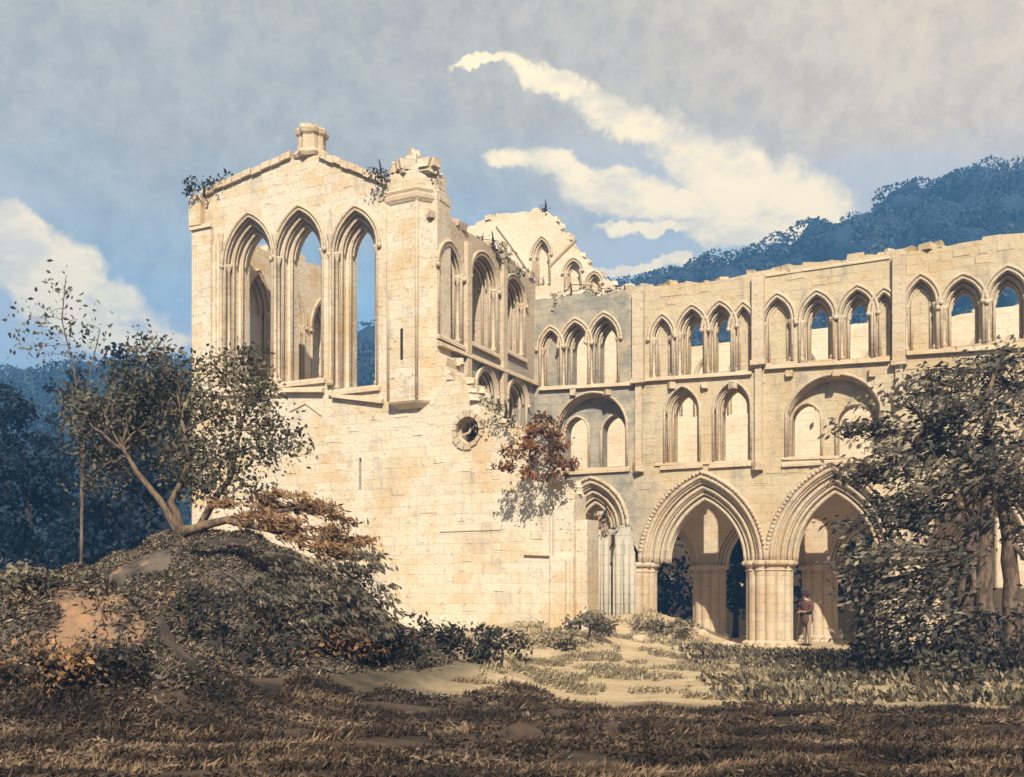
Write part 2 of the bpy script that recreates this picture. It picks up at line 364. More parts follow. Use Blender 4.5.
def build_ground():
    def axis(lo, hi, fine_lo, fine_hi, st):
        L = list(np.arange(fine_lo, fine_hi, st)); a = fine_lo; s_ = st
        while a > lo: s_ *= 1.25; a -= s_; L.insert(0, a)
        a = L[-1]; s_ = st
        while a < hi: s_ *= 1.25; a += s_; L.append(a)
        return L
    xs = axis(-1500, 1500, -12, 16, .16); ys = axis(-1500, 3000, 7, 36, .16)
    v = [(x, y, ground(x, y)) for y in ys for x in xs]; n = len(xs)
    f = [(j * n + i, j * n + i + 1, (j + 1) * n + i + 1, (j + 1) * n + i) for j in range(len(ys) - 1) for i in range(n - 1)]
    m, t, b = mat_new('ground'); co = t.new('ShaderNodeTexCoord').outputs['Object']
    sep = t.new('ShaderNodeSeparateXYZ'); t.l.new(co, sep.inputs[0]); x, y, z = sep.outputs
    w = t.m('MULTIPLY', t.m('SUBTRACT', t.noise(co, .5, 5, .6), .5), 3.2)
    w2 = t.m('MULTIPLY', t.m('SUBTRACT', t.noise(t.mapping(co, loc=(3, 9, 0)), .8, 5, .65), .5), 3)
    X = t.m('ADD', x, w); Y = t.m('ADD', y, w2)
    n_mid = t.noise(co, 1.6, 7, .68); n_str = t.noise(t.mapping(co, scale=(.45, 1.6, 1)), 1.5, 7, .68); n_fine = t.noise(co, 11, 6, .7)
    earth = t.mix(t.step(n_str, .4, .62), (.02, .014, .010), (.085, .057, .036))  # dark brown earth, its depth also painting in the foreground shade
    earth = t.mix(t.m('MULTIPLY', t.step(t.noise(t.mapping(co, scale=(.5, 1.8, 1), loc=(2, 2, 2)), 1.1, 6, .65), .56, .66), .5), earth, (.22, .135, .075))
    pale = t.mix(t.step(n_mid, .35, .65), (.56, .43, .26), (.42, .31, .18))
    grass = t.mix(t.step(n_mid, .38, .62), (.05, .045, .03), (.13, .11, .06))
    # pale trodden ground in front of the ruin
    pm = t.m('MULTIPLY', t.step(Y, 13.2, 14.8), t.m('MULTIPLY', t.step(X, -2.2, .3), t.m('SUBTRACT', 1, t.step(t.m('SUBTRACT', X, t.m('MULTIPLY', t.m('SUBTRACT', Y, 15), .45)), 6.8, 8.8))))
    far = t.step(Y, 25, 27); pm = t.m('MAXIMUM', pm, t.m('MULTIPLY', far, t.m('SUBTRACT', 1, t.step(Y, 45, 60))))
    base = t.mix(t.step(Y, 12.4, 16), earth, grass)
    # the steep banks: grey brown turf with worn sandy faces
    bank = t.step(z, .35, .8); bank = t.m('MULTIPLY', bank, t.m('SUBTRACT', 1, t.step(y, 22, 24)))
    turf = t.mix(t.step(n_mid, .4, .6), (.05, .04, .031), (.15, .115, .085))
    sandm = t.step(t.m('ADD', t.noise(t.mapping(co, loc=(1.3, 0.4, 0)), .75, 5, .6), t.m('MULTIPLY', t.noise(co, 5, 4), .12)), .60, .66)
    turf = t.mix(t.m('MULTIPLY', sandm, .85), turf, (.40, .22, .11))
    def worn(cx, cy, rx, ry):
        a_ = t.m('DIVIDE', t.m('SUBTRACT', t.m('ADD', x, t.m('MULTIPLY', w, .22)), cx), rx); b_ = t.m('DIVIDE', t.m('SUBTRACT', t.m('ADD', y, t.m('MULTIPLY', w2, .2)), cy), ry)
        return t.step(t.m('SUBTRACT', 1, t.m('ADD', t.m('MULTIPLY', a_, a_), t.m('MULTIPLY', b_, b_))), 0, .3)
    wm = t.m('MAXIMUM', t.m('MAXIMUM', worn(-4.75, 11.6, .6, .5), worn(-5.6, 12.0, .8, .35)), t.m('MAXIMUM', worn(-2.6, 14.9, .5, .7), worn(-1.9, 14.4, .35, .4)))
    wm = t.m('MULTIPLY', wm, t.step(t.m('ADD', n_mid, t.m('MULTIPLY', n_fine, .5)), .62, .82))
    turf = t.mix(t.m('MULTIPLY', wm, .95), turf, t.mix(t.step(n_mid, .4, .6), (.42, .26, .15), (.28, .16, .09)))
    col = t.mix(bank, base, turf)
    col = t.mix(t.m('MULTIPLY', pm, t.m('SUBTRACT', 1, t.m('MULTIPLY', bank, t.m('SUBTRACT', 1, far)))), col, pale)
    col = t.mix(t.m('MULTIPLY', t.step(n_fine, .55, .68), .45), col, (.04, .03, .022))
    t.l.new(col, b.inputs['Base Color']); b.inputs['Roughness'].default_value = .95
    bu = t.new('ShaderNodeBump'); bu.inputs['Strength'].default_value = .8; bu.inputs['Distance'].default_value = .06
    t.l.new(t.m('ADD', n_fine, n_str), bu.inputs['Height']); t.l.new(bu.outputs[0], b.inputs['Normal'])
    o = mesh_obj('ground', v, f, m, smooth=True, fix=False); tag(o, 'rough ground of dark earth, banks and pale trodden soil', None, kind='structure')
build_ground()

# hills closing the valley behind the ruin
RIDGE = [(-1.6, 330), (-.9, 350), (-.512, 372), (-.32, 362), (-.147, 332), (.0, 318), (.103, 280), (.2, 256), (.29, 240), (.33, 215), (.40, 188), (.46, 172), (.512, 152), (.7, 130), (1.4, 120)]
HD = 190.0
def hill(x, y):
    top = (HZ - interp(x / HD, RIDGE)) / F * HD - 5.0
    t = min(1, max(0, (y - 75) / (HD - 75))); t2 = max(0, (y - HD) / 160)
    return top * (t ** 1.15) * max(.0, 1 - t2 * .6) + (1 - t) * -.6
def build_hills():
    xs = np.arange(-420, 430, 10); ys = np.arange(72, 372, 10); n = len(xs)
    v = [(x, y, hill(x, y) + 1.2 * noise.noise(Vector((x, y, 0)) * .03)) for y in ys for x in xs]
    f = [(j * n + i, j * n + i + 1, (j + 1) * n + i + 1, (j + 1) * n + i) for j in range(len(ys) - 1) for i in range(n - 1)]
    o = mesh_obj('hills', v, f, plain('hill turf', (.025, .04, .03), scale=.2), smooth=True, fix=False)
    tag(o, 'steep hillside rising behind the ruined abbey', None, kind='structure')
build_hills()

# ------------------------------------------------------------------ foliage
def leaf_mesh(name, cen, size, tone, mat, parent=None, axis=None, spread=1.0, aspect=.5, nrm=None, flat=.0):
    """rhombic leaves; axis = preferred long direction"""
    n = len(cen); cen = np.asarray(cen, float)
    a = nr.normal(size=(n, 3))
    if axis is not None: a = np.asarray(axis, float) + a * spread * .45
    a /= np.linalg.norm(a, axis=1)[:, None] + 1e-9
    b = nr.normal(size=(n, 3)); b[:, 2] *= (1 - flat)
    b -= a * (a * b).sum(1)[:, None]; b /= np.linalg.norm(b, axis=1)[:, None] + 1e-9
    s_ = (size * nr.uniform(.6, 1.35, n))[:, None]; w = s_ * aspect
    nn = np.cross(a, b)
    v = np.stack([cen - a * s_ * .5, cen + b * w * .5 - a * s_ * .05 + nn * s_ * .06, cen + a * s_ * .5, cen - b * w * .5 - a * s_ * .05 + nn * s_ * .06], 1).reshape(-1, 3)
    me = bpy.data.meshes.new(name); me.vertices.add(4 * n); me.vertices.foreach_set('co', v.ravel())
    me.loops.add(4 * n); me.loops.foreach_set('vertex_index', np.arange(4 * n)); me.polygons.add(n)
    me.polygons.foreach_set('loop_start', np.arange(0, 4 * n, 4)); me.polygons.foreach_set('loop_total', np.full(n, 4)); me.update()
    at = me.attributes.new('tone', 'FLOAT', 'POINT'); at.data.foreach_set('value', np.repeat(np.clip(tone, 0, 1), 4).astype(np.float32))
    me.materials.append(mat); me.validate(); o = bpy.data.objects.new(name, me); link(o)
    if parent: o.parent = parent
    return o
def cloud(pads, dens, sub=.33, tight=.33, layered=False):
    """leaf positions: every pad (cx,cy,cz,rx,ry,rz) is broken into small clumps"""
    P = []; T = []
    for (cx, cy, cz, rx, ry, rz) in pads:
        vol = (rx * ry + ry * rz + rx * rz) / 3; k = max(4, int(vol / (sub * sub) * 1.5))
        d = nr.normal(size=(k, 3)); d /= np.linalg.norm(d, axis=1)[:, None]
        d *= nr.uniform(.35, 1, (k, 1)) ** .4
        cc = np.array([cx, cy, cz]) + d * np.array([rx, ry, rz])
        m = max(6, int(dens)); tc = nr.uniform(0, 1, k)
        q = nr.normal(size=(k, m, 3)) * sub * tight * (np.array([1.5, 1.5, .45]) if layered else np.array([1, 1, .8]))
        P.append((cc[:, None, :] + q).reshape(-1, 3)); T.append((tc[:, None] * .6 + nr.uniform(0, .4, (k, m))).ravel())
    return np.concatenate(P), np.concatenate(T)
def limb(mb, a, b, r0, r1, bend=.15, n=7, seg=7):
    a = Vector(a); b = Vector(b); L = (b - a).length; pts = []; off = Vector((rnd.uniform(-1, 1), rnd.uniform(-1, 1), rnd.uniform(-.3, 1))) * L * bend
    for i in range(n + 1):
        t = i / n; p = a.lerp(b, t) + off * (4 * t * (1 - t)) * .5
        if 0 < i < n: p += Vector((rnd.uniform(-1, 1), rnd.uniform(-1, 1), rnd.uniform(-1, 1))) * L * .025
        pts.append(p)
    mb.tube(pts, [r0 + (r1 - r0) * (i / n) for i in range(n + 1)], seg); return pts
def at(x, y, Y): return Vector(((x - 512) / F * Y, Y, EYE + (HZ - y) / F * Y))

def tree(name, label, cat, base, trunks, pads, leaf, bark, size, dens, sub=.35, group=None, layered=False, axis=None, aspect=.5, tight=.4, twigs=2, trunk_r=.16, spread=1.0):
    """base and pads in world metres; the trunk climbs to fork points and limbs reach every pad"""
    base = Vector(base); t = thing(name, label, cat, base, 0, group)
    loc = lambda p: Vector(p) - base
    tb = MB(); ends = []
    for tr in trunks:
        pts = [loc(p) for p in tr]; full = [pts[0]]
        for a, b in zip(pts, pts[1:]):
            for i in range(1, 5): full.append(a.lerp(b, i / 4) + Vector((rnd.uniform(-1, 1), rnd.uniform(-1, 1), 0)) * trunk_r * .22)
        m = len(full); tb.tube(full, [trunk_r * (1.25 - .8 * i / (m - 1)) * (1.35 if i == 0 else 1) for i in range(m)], 10); ends += full[m // 2:]
    tb.build('trunk', bark, t, True)
    lb = MB()
    for (cx, cy, cz, rx, ry, rz) in pads:
        c = loc((cx, cy, cz)); e = min(ends, key=lambda q: (q - c).length + rnd.uniform(0, .3))
        P = limb(lb, e, c, trunk_r * .4, trunk_r * .12, .2)
        for _ in range(twigs):
            d = Vector((rnd.uniform(-1, 1) * rx, rnd.uniform(-1, 1) * ry, rnd.uniform(-.8, 1) * rz)) * .95
            limb(lb, P[rnd.randint(3, 6)], c + d, trunk_r * .14, trunk_r * .04, .15, 5, 5)
    lb.build('branches', bark, t, True)
    P, T = cloud(pads, dens, sub, tight, layered)
    leaf_mesh('crown', P - np.array(base), size, T, leaf, t, axis=axis, aspect=aspect, spread=spread)
    return t

# the far wood: crowns packed on the hillside, one mass
def build_wood():
    cs = []; 
    for y in np.arange(84, 205, 7.5):
        w = 1.0
        for x in np.arange(-y * 1.0, y * 1.05, 7.8):
            X = x + nr.uniform(-2.6, 2.6); Y = y + nr.uniform(-2.6, 2.6)
            cs.append((X, Y, hill(X, Y) + nr.uniform(1.5, 4.5), nr.uniform(4.6, 7.2)))
    bmv = []; bmf = []
    b = bmesh.new(); bmesh.ops.create_icosphere(b, subdivisions=2, radius=1); iv = np.array([v.co[:] for v in b.verts]); fi = [tuple(v.index for v in f.verts) for f in b.faces]; b.free()
    P = []; T = []
    for k, (X, Y, Z, r) in enumerate(cs):
        vv = iv * (r * .80) * (1 + .12 * nr.normal(size=(len(iv), 1))) * np.array([1, 1, .85]) + np.array([X, Y, Z]); o = len(bmv)
        bmv += vv.tolist(); bmf += [tuple(i + o for i in f) for f in fi]
        n = 620; d = nr.normal(size=(n, 3)); d[:, 2] = np.abs(d[:, 2]) * .9 - .15; d[:, 1] -= .4; d /= np.linalg.norm(d, axis=1)[:, None]
        lob = 1 + .16 * np.sin(3.1 * d[:, :1] + k) + .14 * np.sin(4.3 * d[:, 2:] + 2 * k); P.append(np.array([X, Y, Z]) + d * r * lob * nr.uniform(.84, .97, (n, 1)) * np.array([1, 1, .9])); T.append(np.clip(nr.uniform(0, .75) + nr.uniform(0, .3, n), 0, 1))
    o = mesh_obj('wood_core', bmv, bmf, L_far, smooth=True, fix=False)
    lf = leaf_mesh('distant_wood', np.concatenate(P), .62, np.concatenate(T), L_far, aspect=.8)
    # join core into the same object
    me = lf.data; bm = bmesh.new(); bm.from_mesh(me); bm.from_mesh(o.data); bm.to_mesh(me); bm.free()
    bpy.data.objects.remove(o)
    tag(lf, 'blue hazy wood covering the hillside behind the ruin', 'wood', kind='stuff')
build_wood()

# air: the far wood fades to blue
def build_haze():
    m = bpy.data.materials.new('air'); m.use_nodes = True; t = NT(m.node_tree); t.n.remove(t.n['Principled BSDF'])
    v = t.new('ShaderNodeVolumePrincipled'); v.inputs['Color'].default_value = (.16, .46, 1, 1); v.inputs['Density'].default_value = .0023
    t.l.new(v.outputs[0], t.n['Material Output'].inputs['Volume'])
    mb = MB(); mb.box((-1520, -1520, -3), (1530, 3050, 112)); o = mb.build('haze', m)
    tag(o, 'thin blue air between the ruin and the hillside', 'haze', kind='stuff')
build_haze()

# ================================================================== THE GREAT GABLE (transept)
def px(fr, L): return [fr.pt(*p) for p in L]
def dressed_opening(parent, fr, op, name, label=None, e1=.34, hood=True, shafts=True, lights=0, dd=(0, .22, .45), sill=True, mat=None, rr=.06):
    """the mouldings of an arched opening: rolls on every order, hood mould, jamb shafts with caps"""
    mat = mat or M_trim
    b = MB(); es = [e1, e1 * .5, 0.0]
    for e, d in zip(es, dd):
        L = op.loop(e); A = op.curve(e)
        b.tube([(A[0][0], d, op.zb)] + [(x, d, z) for x, z in A] + [(A[-1][0], d, op.zb)], rr, 6)
        b.tube([(x, d + .1, z) for x, z in op.curve(e - .04)], rr * .7, 5)
    o = b.build(name, mat, parent, True)
    if label: o['label'] = label
    if hood:
        h = MB(); A = op.curve(e1 + .10); h.tube([(x, -.03, z) for x, z in A], rr * 1.05, 6)
        for q in (A[0], A[-1]): h.lathe([(.03, q[1] - .09), (.075, q[1] - .05), (.075, q[1] + .02), (.04, q[1] + .06)], (q[0], -.05), 8)
        h.build('hood_mould', mat, o, True)
    if shafts:
        for sg in (-1, 1):
            xx = op.c + sg * (op.w + e1 * .75); s_ = MB()
            s_.lathe([(.10, op.zb), (.10, op.zb + .10), (.055, op.zb + .16), (.05, op.zs - .2), (.06, op.zs - .19), (.05, op.zs - .15), (.11, op.zs - .02), (.12, op.zs + .05), (.07, op.zs + .06)], (xx, dd[1] * .45), 10)
            s_.build('shaft', mat, o, True)
    if lights:
        mlt = MB(); d = dd[2] + .18
        for i in range(1, lights):
            xx = op.c - op.w + 2 * op.w * i / lights; mlt.tube([(xx, d, op.zb), (xx, d, op.zs + .1)], .06, 6)
        for i in range(lights):
            xx = op.c - op.w + 2 * op.w * (i + .5) / lights; mlt.tube([(x, d, z) for x, z in arch(xx, op.w / lights, op.w / lights * 1.5, op.zs, 0, 5)], .05, 6)
        mlt.build('tracery', mat, o, True)
    if sill:
        q = MB(); q.strip([(op.c - op.w - e1 - .12, op.zb - .2), (op.c + op.w + e1 + .12, op.zb - .2)], -.002, .1, .18); q.build('sill', mat, o)
    return o
def wall_layers(b, outer, ops, ds, es, zfloor=None):
    for i in range(len(ds) - 1):
        b.plate(outer, [o.loop(e_) for o, e_ in zip(ops, [e[i] for e in es])], ds[i], ds[i + 1], back=(i == len(ds) - 2))
def inside(p, L):
    x, y = p; c = False; n = len(L)
    for i in range(n):
        (a, b_), (e, f) = L[i], L[i - 1]
        if (b_ > y) != (f > y) and x < (e - a) * (y - b_) / (f - b_) + a: c = not c
    return c
def proud(b, outer, voids, n, d=0, lo=None):
    xs = [p[0] for p in outer]; zs = [p[1] for p in outer]; k = 0; tries = 0
    while k < n and tries < n * 30:
        tries += 1; z = round(rnd.uniform(max(0, min(zs)), max(zs)) / .29) * .29; x = rnd.uniform(min(xs), max(xs)); w = rnd.uniform(.2, .5); h = rnd.uniform(.16, .27)
        C4 = [(x - .06, z - .06), (x + w + .06, z - .06), (x + w + .06, z + h + .06), (x - .06, z + h + .06)]
        if not all(inside(q, outer) for q in C4) or any(inside(q, v) for q in C4 + [(x + w / 2, z + h / 2)] for v in voids): continue
        k += 1; t_ = rnd.uniform(.006, .024)
        j = lambda: rnd.uniform(-.015, .015)
        b.add([(x + j(), d - .001, z + j()), (x + w + j(), d - .001, z + j()), (x + w + j(), d - .001, z + h + j()), (x + j(), d - .001, z + h + j()), (x + .02, d - t_, z + .02 + j()), (x + w - .02, d - t_, z + .02 + j()), (x + w - .02, d - t_ * .6, z + h - .02 + j()), (x + .02, d - t_ * .8, z + h - .02 + j())],
              [(4, 5, 6, 7), (0, 1, 5, 4), (1, 2, 6, 5), (2, 3, 7, 6), (3, 0, 4, 7)])
def crest(b, pts, d0, d1, n, sz=.24):
    for _ in range(n):
        i = rnd.randrange(len(pts) - 1); t = rnd.random(); (a, c), (e, g) = pts[i], pts[i + 1]
        s_ = sz * rnd.uniform(.35, 1.05); b.stone((a + (e - a) * t, rnd.uniform(d0, d1), c + (g - c) * t + s_ * .18), (s_ * 1.5, s_ * 1.2, s_ * .8))

T_gab = thing('ruined_transept', 'tall cream gabled ruin with three empty lancets and a corner turret', 'ruined building', N, 0)
def framed(fr, name, parent):
    """children of the thing given in a wall's own frame"""
    return fr
def place(o, fr, root):
    """put a mesh built in frame fr under root"""
    o.parent = root; o.location = fr.o - root.location; o.rotation_euler = (0, 0, fr.rot); return o

# front wall
lan = [Op(FG, 233, 264, 262, 228, 383), Op(FG, 283, 314, 254, 221, 380), Op(FG, 342, 368, 250, 222, 387)]
ocu = FG.pt(468, 430)
top = rag(px(FG, [(193, 232), (196, 196), (208, 192)]), .5, .06)[:-1] + px(FG, [(208, 192), (290, 157), (322, 155), (386, 184)]) \
    + px(FG, [(388, 182)]) + [(0, FG.pt(437, 190)[1]), (0, FG.pt(437, 352)[1])] + rag(px(FG, [(438.5, 352), (447, 357), (450, 378), (470, 386), (480, 402), (492, 414), (512, 424), (523, 438), (521, 456), (540, 468), (552, 482), (575, 494)]), .26, .2)
end = px(FG, [(575, 494)])[0]; lft = FG.pt(193, 232)
outer = [(lft[0], -1.0)] + top + [(end[0], -1.0)]
hole = [(ocu[0] + .37 * math.cos(a), ocu[1] + .37 * math.sin(a)) for a in [2 * math.pi * i / 20 for i in range(20)]]
slit1 = [FG.pt(396.5, 331), FG.pt(399.5, 331), FG.pt(399.5, 362), FG.pt(396.5, 362)]
slit2 = [FG.pt(358.8, 458), FG.pt(361.5, 458), FG.pt(361.5, 490), FG.pt(358.8, 490)]
b = MB()
ds = [0, .22, .45, .8]
for i in range(3):
    e = (.34, .17, 0)[i]
    hs = [o.loop(e) for o in lan] + [slit2] + [[(ocu[0] + (x - ocu[0]) * (1.18 if i == 0 else 1), ocu[1] + (z - ocu[1]) * (1.18 if i == 0 else 1)) for x, z in hole]]
    b.plate(outer, hs, ds[i], ds[i + 1], back=(i == 2))
proud(b, outer, [o.loop(.62) for o in lan] + [[(ocu[0] + (x - ocu[0]) * 1.9, ocu[1] + (z - ocu[1]) * 1.9) for x, z in hole], [(slit2[0][0] - .3, slit2[0][1] + .3), (slit2[1][0] + .3, slit2[0][1] + .3), (slit2[1][0] + .3, slit2[2][1] - .3), (slit2[0][0] - .3, slit2[2][1] - .3)]], 150)
crest(b, [p for p in top if p[0] > .06], .0, .7, 75, .24)
crest(b, px(FG, [(208, 192), (290, 157)]), .1, .7, 8, .16)
place(b.build('front_wall', M_stone, T_gab), FG, T_gab)
for o_ in lan:
    w = dressed_opening(T_gab, FG, o_, 'lancet_window', rr=.045); place(w, FG, T_gab)
# coping of the gable
b = MB()
for A, B in (((206, 194), (292, 157)), ((320, 156), (388, 184))):
    a, c = FG.pt(*A), FG.pt(*B); n = 9
    for i in range(n):
        p = [a[j] + (c[j] - a[j]) * (i + .04) / n for j in (0, 1)]; q = [a[j] + (c[j] - a[j]) * (i + .96) / n for j in (0, 1)]; j = rnd.uniform(-.03, .03)
        b.add([(p[0], -.12, p[1] - .06 + j), (q[0], -.12, q[1] - .06 + j), (q[0], .92, q[1] - .06 + j), (p[0], .92, p[1] - .06 + j), (p[0], -.09, p[1] + .16 + j), (q[0], -.09, q[1] + .16 + j), (q[0], .89, q[1] + .16 + j), (p[0], .89, p[1] + .16 + j)],
              [(3, 2, 1, 0), (4, 5, 6, 7), (0, 1, 5, 4), (1, 2, 6, 5), (2, 3, 7, 6), (3, 0, 4, 7)])
place(b.build('coping', M_trim, T_gab), FG, T_gab)
# finial: a broken fluted chimney-like stump
b = MB(); c = FG.pt(305, 155); zt = FG.z(c[0], 127)
oct_ = lambda a: 1 + .09 * math.cos(8 * a)
b.lathe([(.50, c[1] - .05), (.56, c[1] + .05), (.52, c[1] + .12), (.42, c[1] + .2), (.40, zt - .25), (.47, zt - .18), (.5, zt - .06), (.46, zt)], (c[0], .35), 32, oct_)
for k in range(6): b.stone((c[0] + rnd.uniform(-.35, .35), .35 + rnd.uniform(-.3, .3), zt + .06), (.22, .2, .18))
place(b.build('finial', M_trim, T_gab), FG, T_gab)
# left buttress and pinnacle
b = MB(); l0, l1 = FG.sx(193), FG.sx(214); zc = FG.z(l0, 232)
b.box((l0 + .1, -.16, -1), (l1, .0 - .003, zc)); b.strip([(l0 + .05, zc - .04), (l1 + .05, zc - .04)], -.16, .08, .16)
b.box((l0 + .02, -.22, zc + .1), (l0 + .55, .35, FG.z(l0, 198)), .02)
b.tube([(l1 + .05, -.03, 1), (l1 + .05, -.03, zc - .6)], .07, 8); b.tube([(l0 + .25, -.17, 1), (l0 + .25, -.17, zc - .2)], .05, 6)
for k in range(5): b.stone((l0 + .3 + rnd.uniform(-.25, .25), .05 + rnd.uniform(-.2, .3), FG.z(l0, 197) + .04), (.25, .22, .17))
place(b.build('buttress', M_stone, T_gab), FG, T_gab)
# slender shafts between the lancets, from sill to arch
for x in (222, 276, 331):
    b = MB(); s_ = FG.sx(x); z0, z1 = FG.z(s_, 386), FG.z(s_, 236)
    b.lathe([(.11, z0), (.11, z0 + .12), (.06, z0 + .2), (.055, z1 - .25), (.07, z1 - .22), (.06, z1 - .18), (.11, z1), (.11, z1 + .08)], (s_, -.04), 10)
    place(b.build('wall_shaft', M_trim, T_gab, True), FG, T_gab)
# string courses and the frame under the middle lancet
for L, w, h in (([(216, 396), (282, 396)], .13, .12), ([(283, 393), (325, 393)], .2, .2), ([(334, 398), (384, 404)], .16, .18), ([(440, 532), (500, 530)], .03, .06), ([(525, 555), (552, 556)], .1, .14), ([(290, 412), (306, 404), (322, 416)], .04, .08)):
    b = MB(); b.strip(px(FG, L), -.002, w, h); place(b.build('string_course', M_trim, T_gab), FG, T_gab)
# oculus ring
b = MB(); n = 14
for i in range(n):
    a0, a1 = 2 * math.pi * (i + .06) / n, 2 * math.pi * (i + .94) / n; r0, r1 = .385, .55 + rnd.uniform(-.06, .05); d = -.05 - rnd.uniform(0, .04)
    q = [(ocu[0] + r * math.cos(a), ocu[1] + r * math.sin(a)) for r, a in ((r0, a0), (r1, a0), (r1, a1), (r0, a1))]
    b.plate(q, [], d, .06)
b.tube([(ocu[0] - .36, .3, ocu[1] - .1), (ocu[0] - .12, .3, ocu[1] - .02), (ocu[0] - .05, .3, ocu[1] + .1)], .04, 6)
place(b.build('round_window', M_trim, T_gab), FG, T_gab)
# corner turret: an octagonal pier, banded, broken at the head
tc = FG.sx(411); ta = FG.sx(388) + .25
zb, zband, ztop = FG.z(tc, 405), FG.z(tc, 207), FG.z(tc, 172)
def tpoly(e): return [(ta - e, .7), (ta - e, -.36 - e), (ta + .98 + e * .5, -.36 - e), (-.06 + e, .16 - e * .4), (-.06 + e, .7)]
def prism(b, rings):
    v = []; f = []; n = 5
    for e, z in rings: v += [(a, d, z) for a, d in tpoly(e)]
    for i in range(len(rings) - 1):
        for k in range(n): k2 = (k + 1) % n; f.append((i * n + k, i * n + k2, (i + 1) * n + k2, (i + 1) * n + k))
    f.append(tuple(range(n))); f.append(tuple((len(rings) - 1) * n + k for k in range(n))); b.add(v, f)
b = MB(); prism(b, [(-.2, zb - .12), (-.05, zb), (0, zb + .06), (0, zband)]); prism(b, [(-.03, zband + .46), (-.03, ztop - .1)])
tr = b.build('turret', M_stone, T_gab); place(tr, FG, T_gab)
b = MB(); prism(b, [(.02, zband + .001), (.08, zband + .1), (.08, zband + .2), (.03, zband + .28), (.06, zband + .36), (.0, zband + .459)]); b.build('band', M_trim, tr)
for k in range(1, 4):
    q = tpoly(0)[k]; b = MB(); b.tube([(q[0], q[1], zb + .1), (q[0], q[1], zband)], .05, 6); b.build('angle_roll', M_trim, tr, True)
b = MB()
for k in range(30):
    s_ = rnd.uniform(.16, .36); b.stone((rnd.uniform(ta + .1, -.15), rnd.uniform(-.3, .6), ztop - .1 + rnd.uniform(0, .2)), (s_ * 1.3, s_, s_ * rnd.uniform(.7, 1.3)))
b.box((tc - .15, -.1, ztop - .1), (tc + .2, .3, ztop + .5), .05); b.stone((tc + .02, .1, ztop + .55), (.28, .25, .2)); b.stone((ta + .3, 0, ztop + .1), (.45, .5, .3))
b.build('broken_head', M_stone, tr)
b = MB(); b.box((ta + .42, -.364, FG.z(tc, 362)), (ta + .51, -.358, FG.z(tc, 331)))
b.build('slit_shade_plate', plain('slit painted shade', (.03, .022, .018)), tr)  # dark plate on the face, painted as the slit's shaded depth

# side wall running back from the turret
st_end = FS.sx(528)
win = [Op(FS, 443, 457, 272, 254, 338), Op(FS, 475, 493, 284, 264, 346), Op(FS, 508, 521, 300, 286, 352)]
low = [Op(FS, 480, 492, 393, 378, 440), Op(FS, 511, 523, 402, 389, 440)]
tp = rag(px(FS, [(436, 216), (450, 219), (464, 229), (480, 239), (498, 250), (514, 262)]), .5, .14) + [(6.9, FS.z(6.9, 281))]
outer = [(.004, -1.0), (.004, FS.pt(436, 216)[1])] + tp[1:] + [(6.9, -1.0)]
b = MB(); ds = [.014, .2, .4, .8]
for i in range(3):
    e = (.26, .13, 0)[i]; b.plate(outer, [o.loop(e) for o in win + low], ds[i], ds[i + 1], back=(i == 2))
crest(b, tp, .1, .7, 40, .26)
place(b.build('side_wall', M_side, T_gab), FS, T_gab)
for o_ in win:
    w = dressed_opening(T_gab, FS, o_, 'traceried_window', e1=.26, lights=2, dd=(0, .2, .4), rr=.05); place(w, FS, T_gab)
for o_ in low:
    w = dressed_opening(T_gab, FS, o_, 'aisle_arch', e1=.26, dd=(0, .2, .4), sill=False, shafts=False); place(w, FS, T_gab)
b = MB(); pp = px(FS, [(437, 346), (528, 383)]); b.strip([(pp[0][0], pp[0][1]), (6.9, pp[1][1])], -.002, .16, .2); 
for x in (466, 502): s_ = FS.sx(x); b.box((s_ - .14, -.14, FS.z(s_, 420)), (s_ + .14, -.003, FS.z(s_, 243)))
place(b.build('string_course', M_trim, T_gab), FS, T_gab)

# wall on the far left seen through the lancets
tl = 8.2; ops = []; zt = 14.1
for k, c in enumerate((1.3, 3.3, 5.3, 7.1)):
    o = Op.__new__(Op); o.c, o.w, o.zs, o.h, o.zb = c, .46, 12.1, 1.1, 6.6; ops.append(o)
tp = rag([(.0, zt + .6), (2, zt + .5), (3.4, zt + .3), (5, zt + .7), (6.6, zt + .7), (tl, zt + .1), (tl + .3, zt - 3)], .4, .15)
outer = [(0.81, -1), (0.81, zt)] + [p for p in tp if p[0] > .85] + [(tl + .3, -1)]
b = MB(); b.plate(outer, [o.loop(.2) for o in ops], 0, .3, back=False); b.plate(outer, [o.loop(0) for o in ops], .3, .8)
crest(b, [p for p in tp if p[0] > 1.6], .1, .6, 22)
place(b.build('back_wall', M_stone, T_gab), FL, T_gab)
for o_ in ops:
    w = dressed_opening(T_gab, FL, o_, 'blind_lancet', e1=.2, dd=(0, .15, .3), rr=.05, sill=False); place(w, FL, T_gab)

# right-hand end of the front wall: buttress with a shaft, greyer stone
b = MB(); e0 = FG.sx(553); e1 = FG.sx(575)
b.box((e0, -.22, -1), (e1 + .04, -.003, FG.z(e1, 556))); b.box((e0 + .1, -.14, FG.z(e1, 556)), (e1 + .02, -.003, FG.z(e1, 502)), .01)
b.tube([(e0 - .03, -.05, 0), (e0 - .03, -.05, FG.z(e0, 500))], .05, 6); b.tube([(e1 - .1, -.26, 0), (e1 - .1, -.26, FG.z(e1, 560))], .07, 8)
b.box((FG.sx(518), -.03, FG.z(e0, 525)), (FG.sx(520.5), -.003, FG.z(e0, 478)))
b.box((e1 + .003, .0, -1), (e1 + .35, .9, FG.z(e1, 520)), .03)
place(b.build('end_buttress', M_stone, T_gab), FG, T_gab)

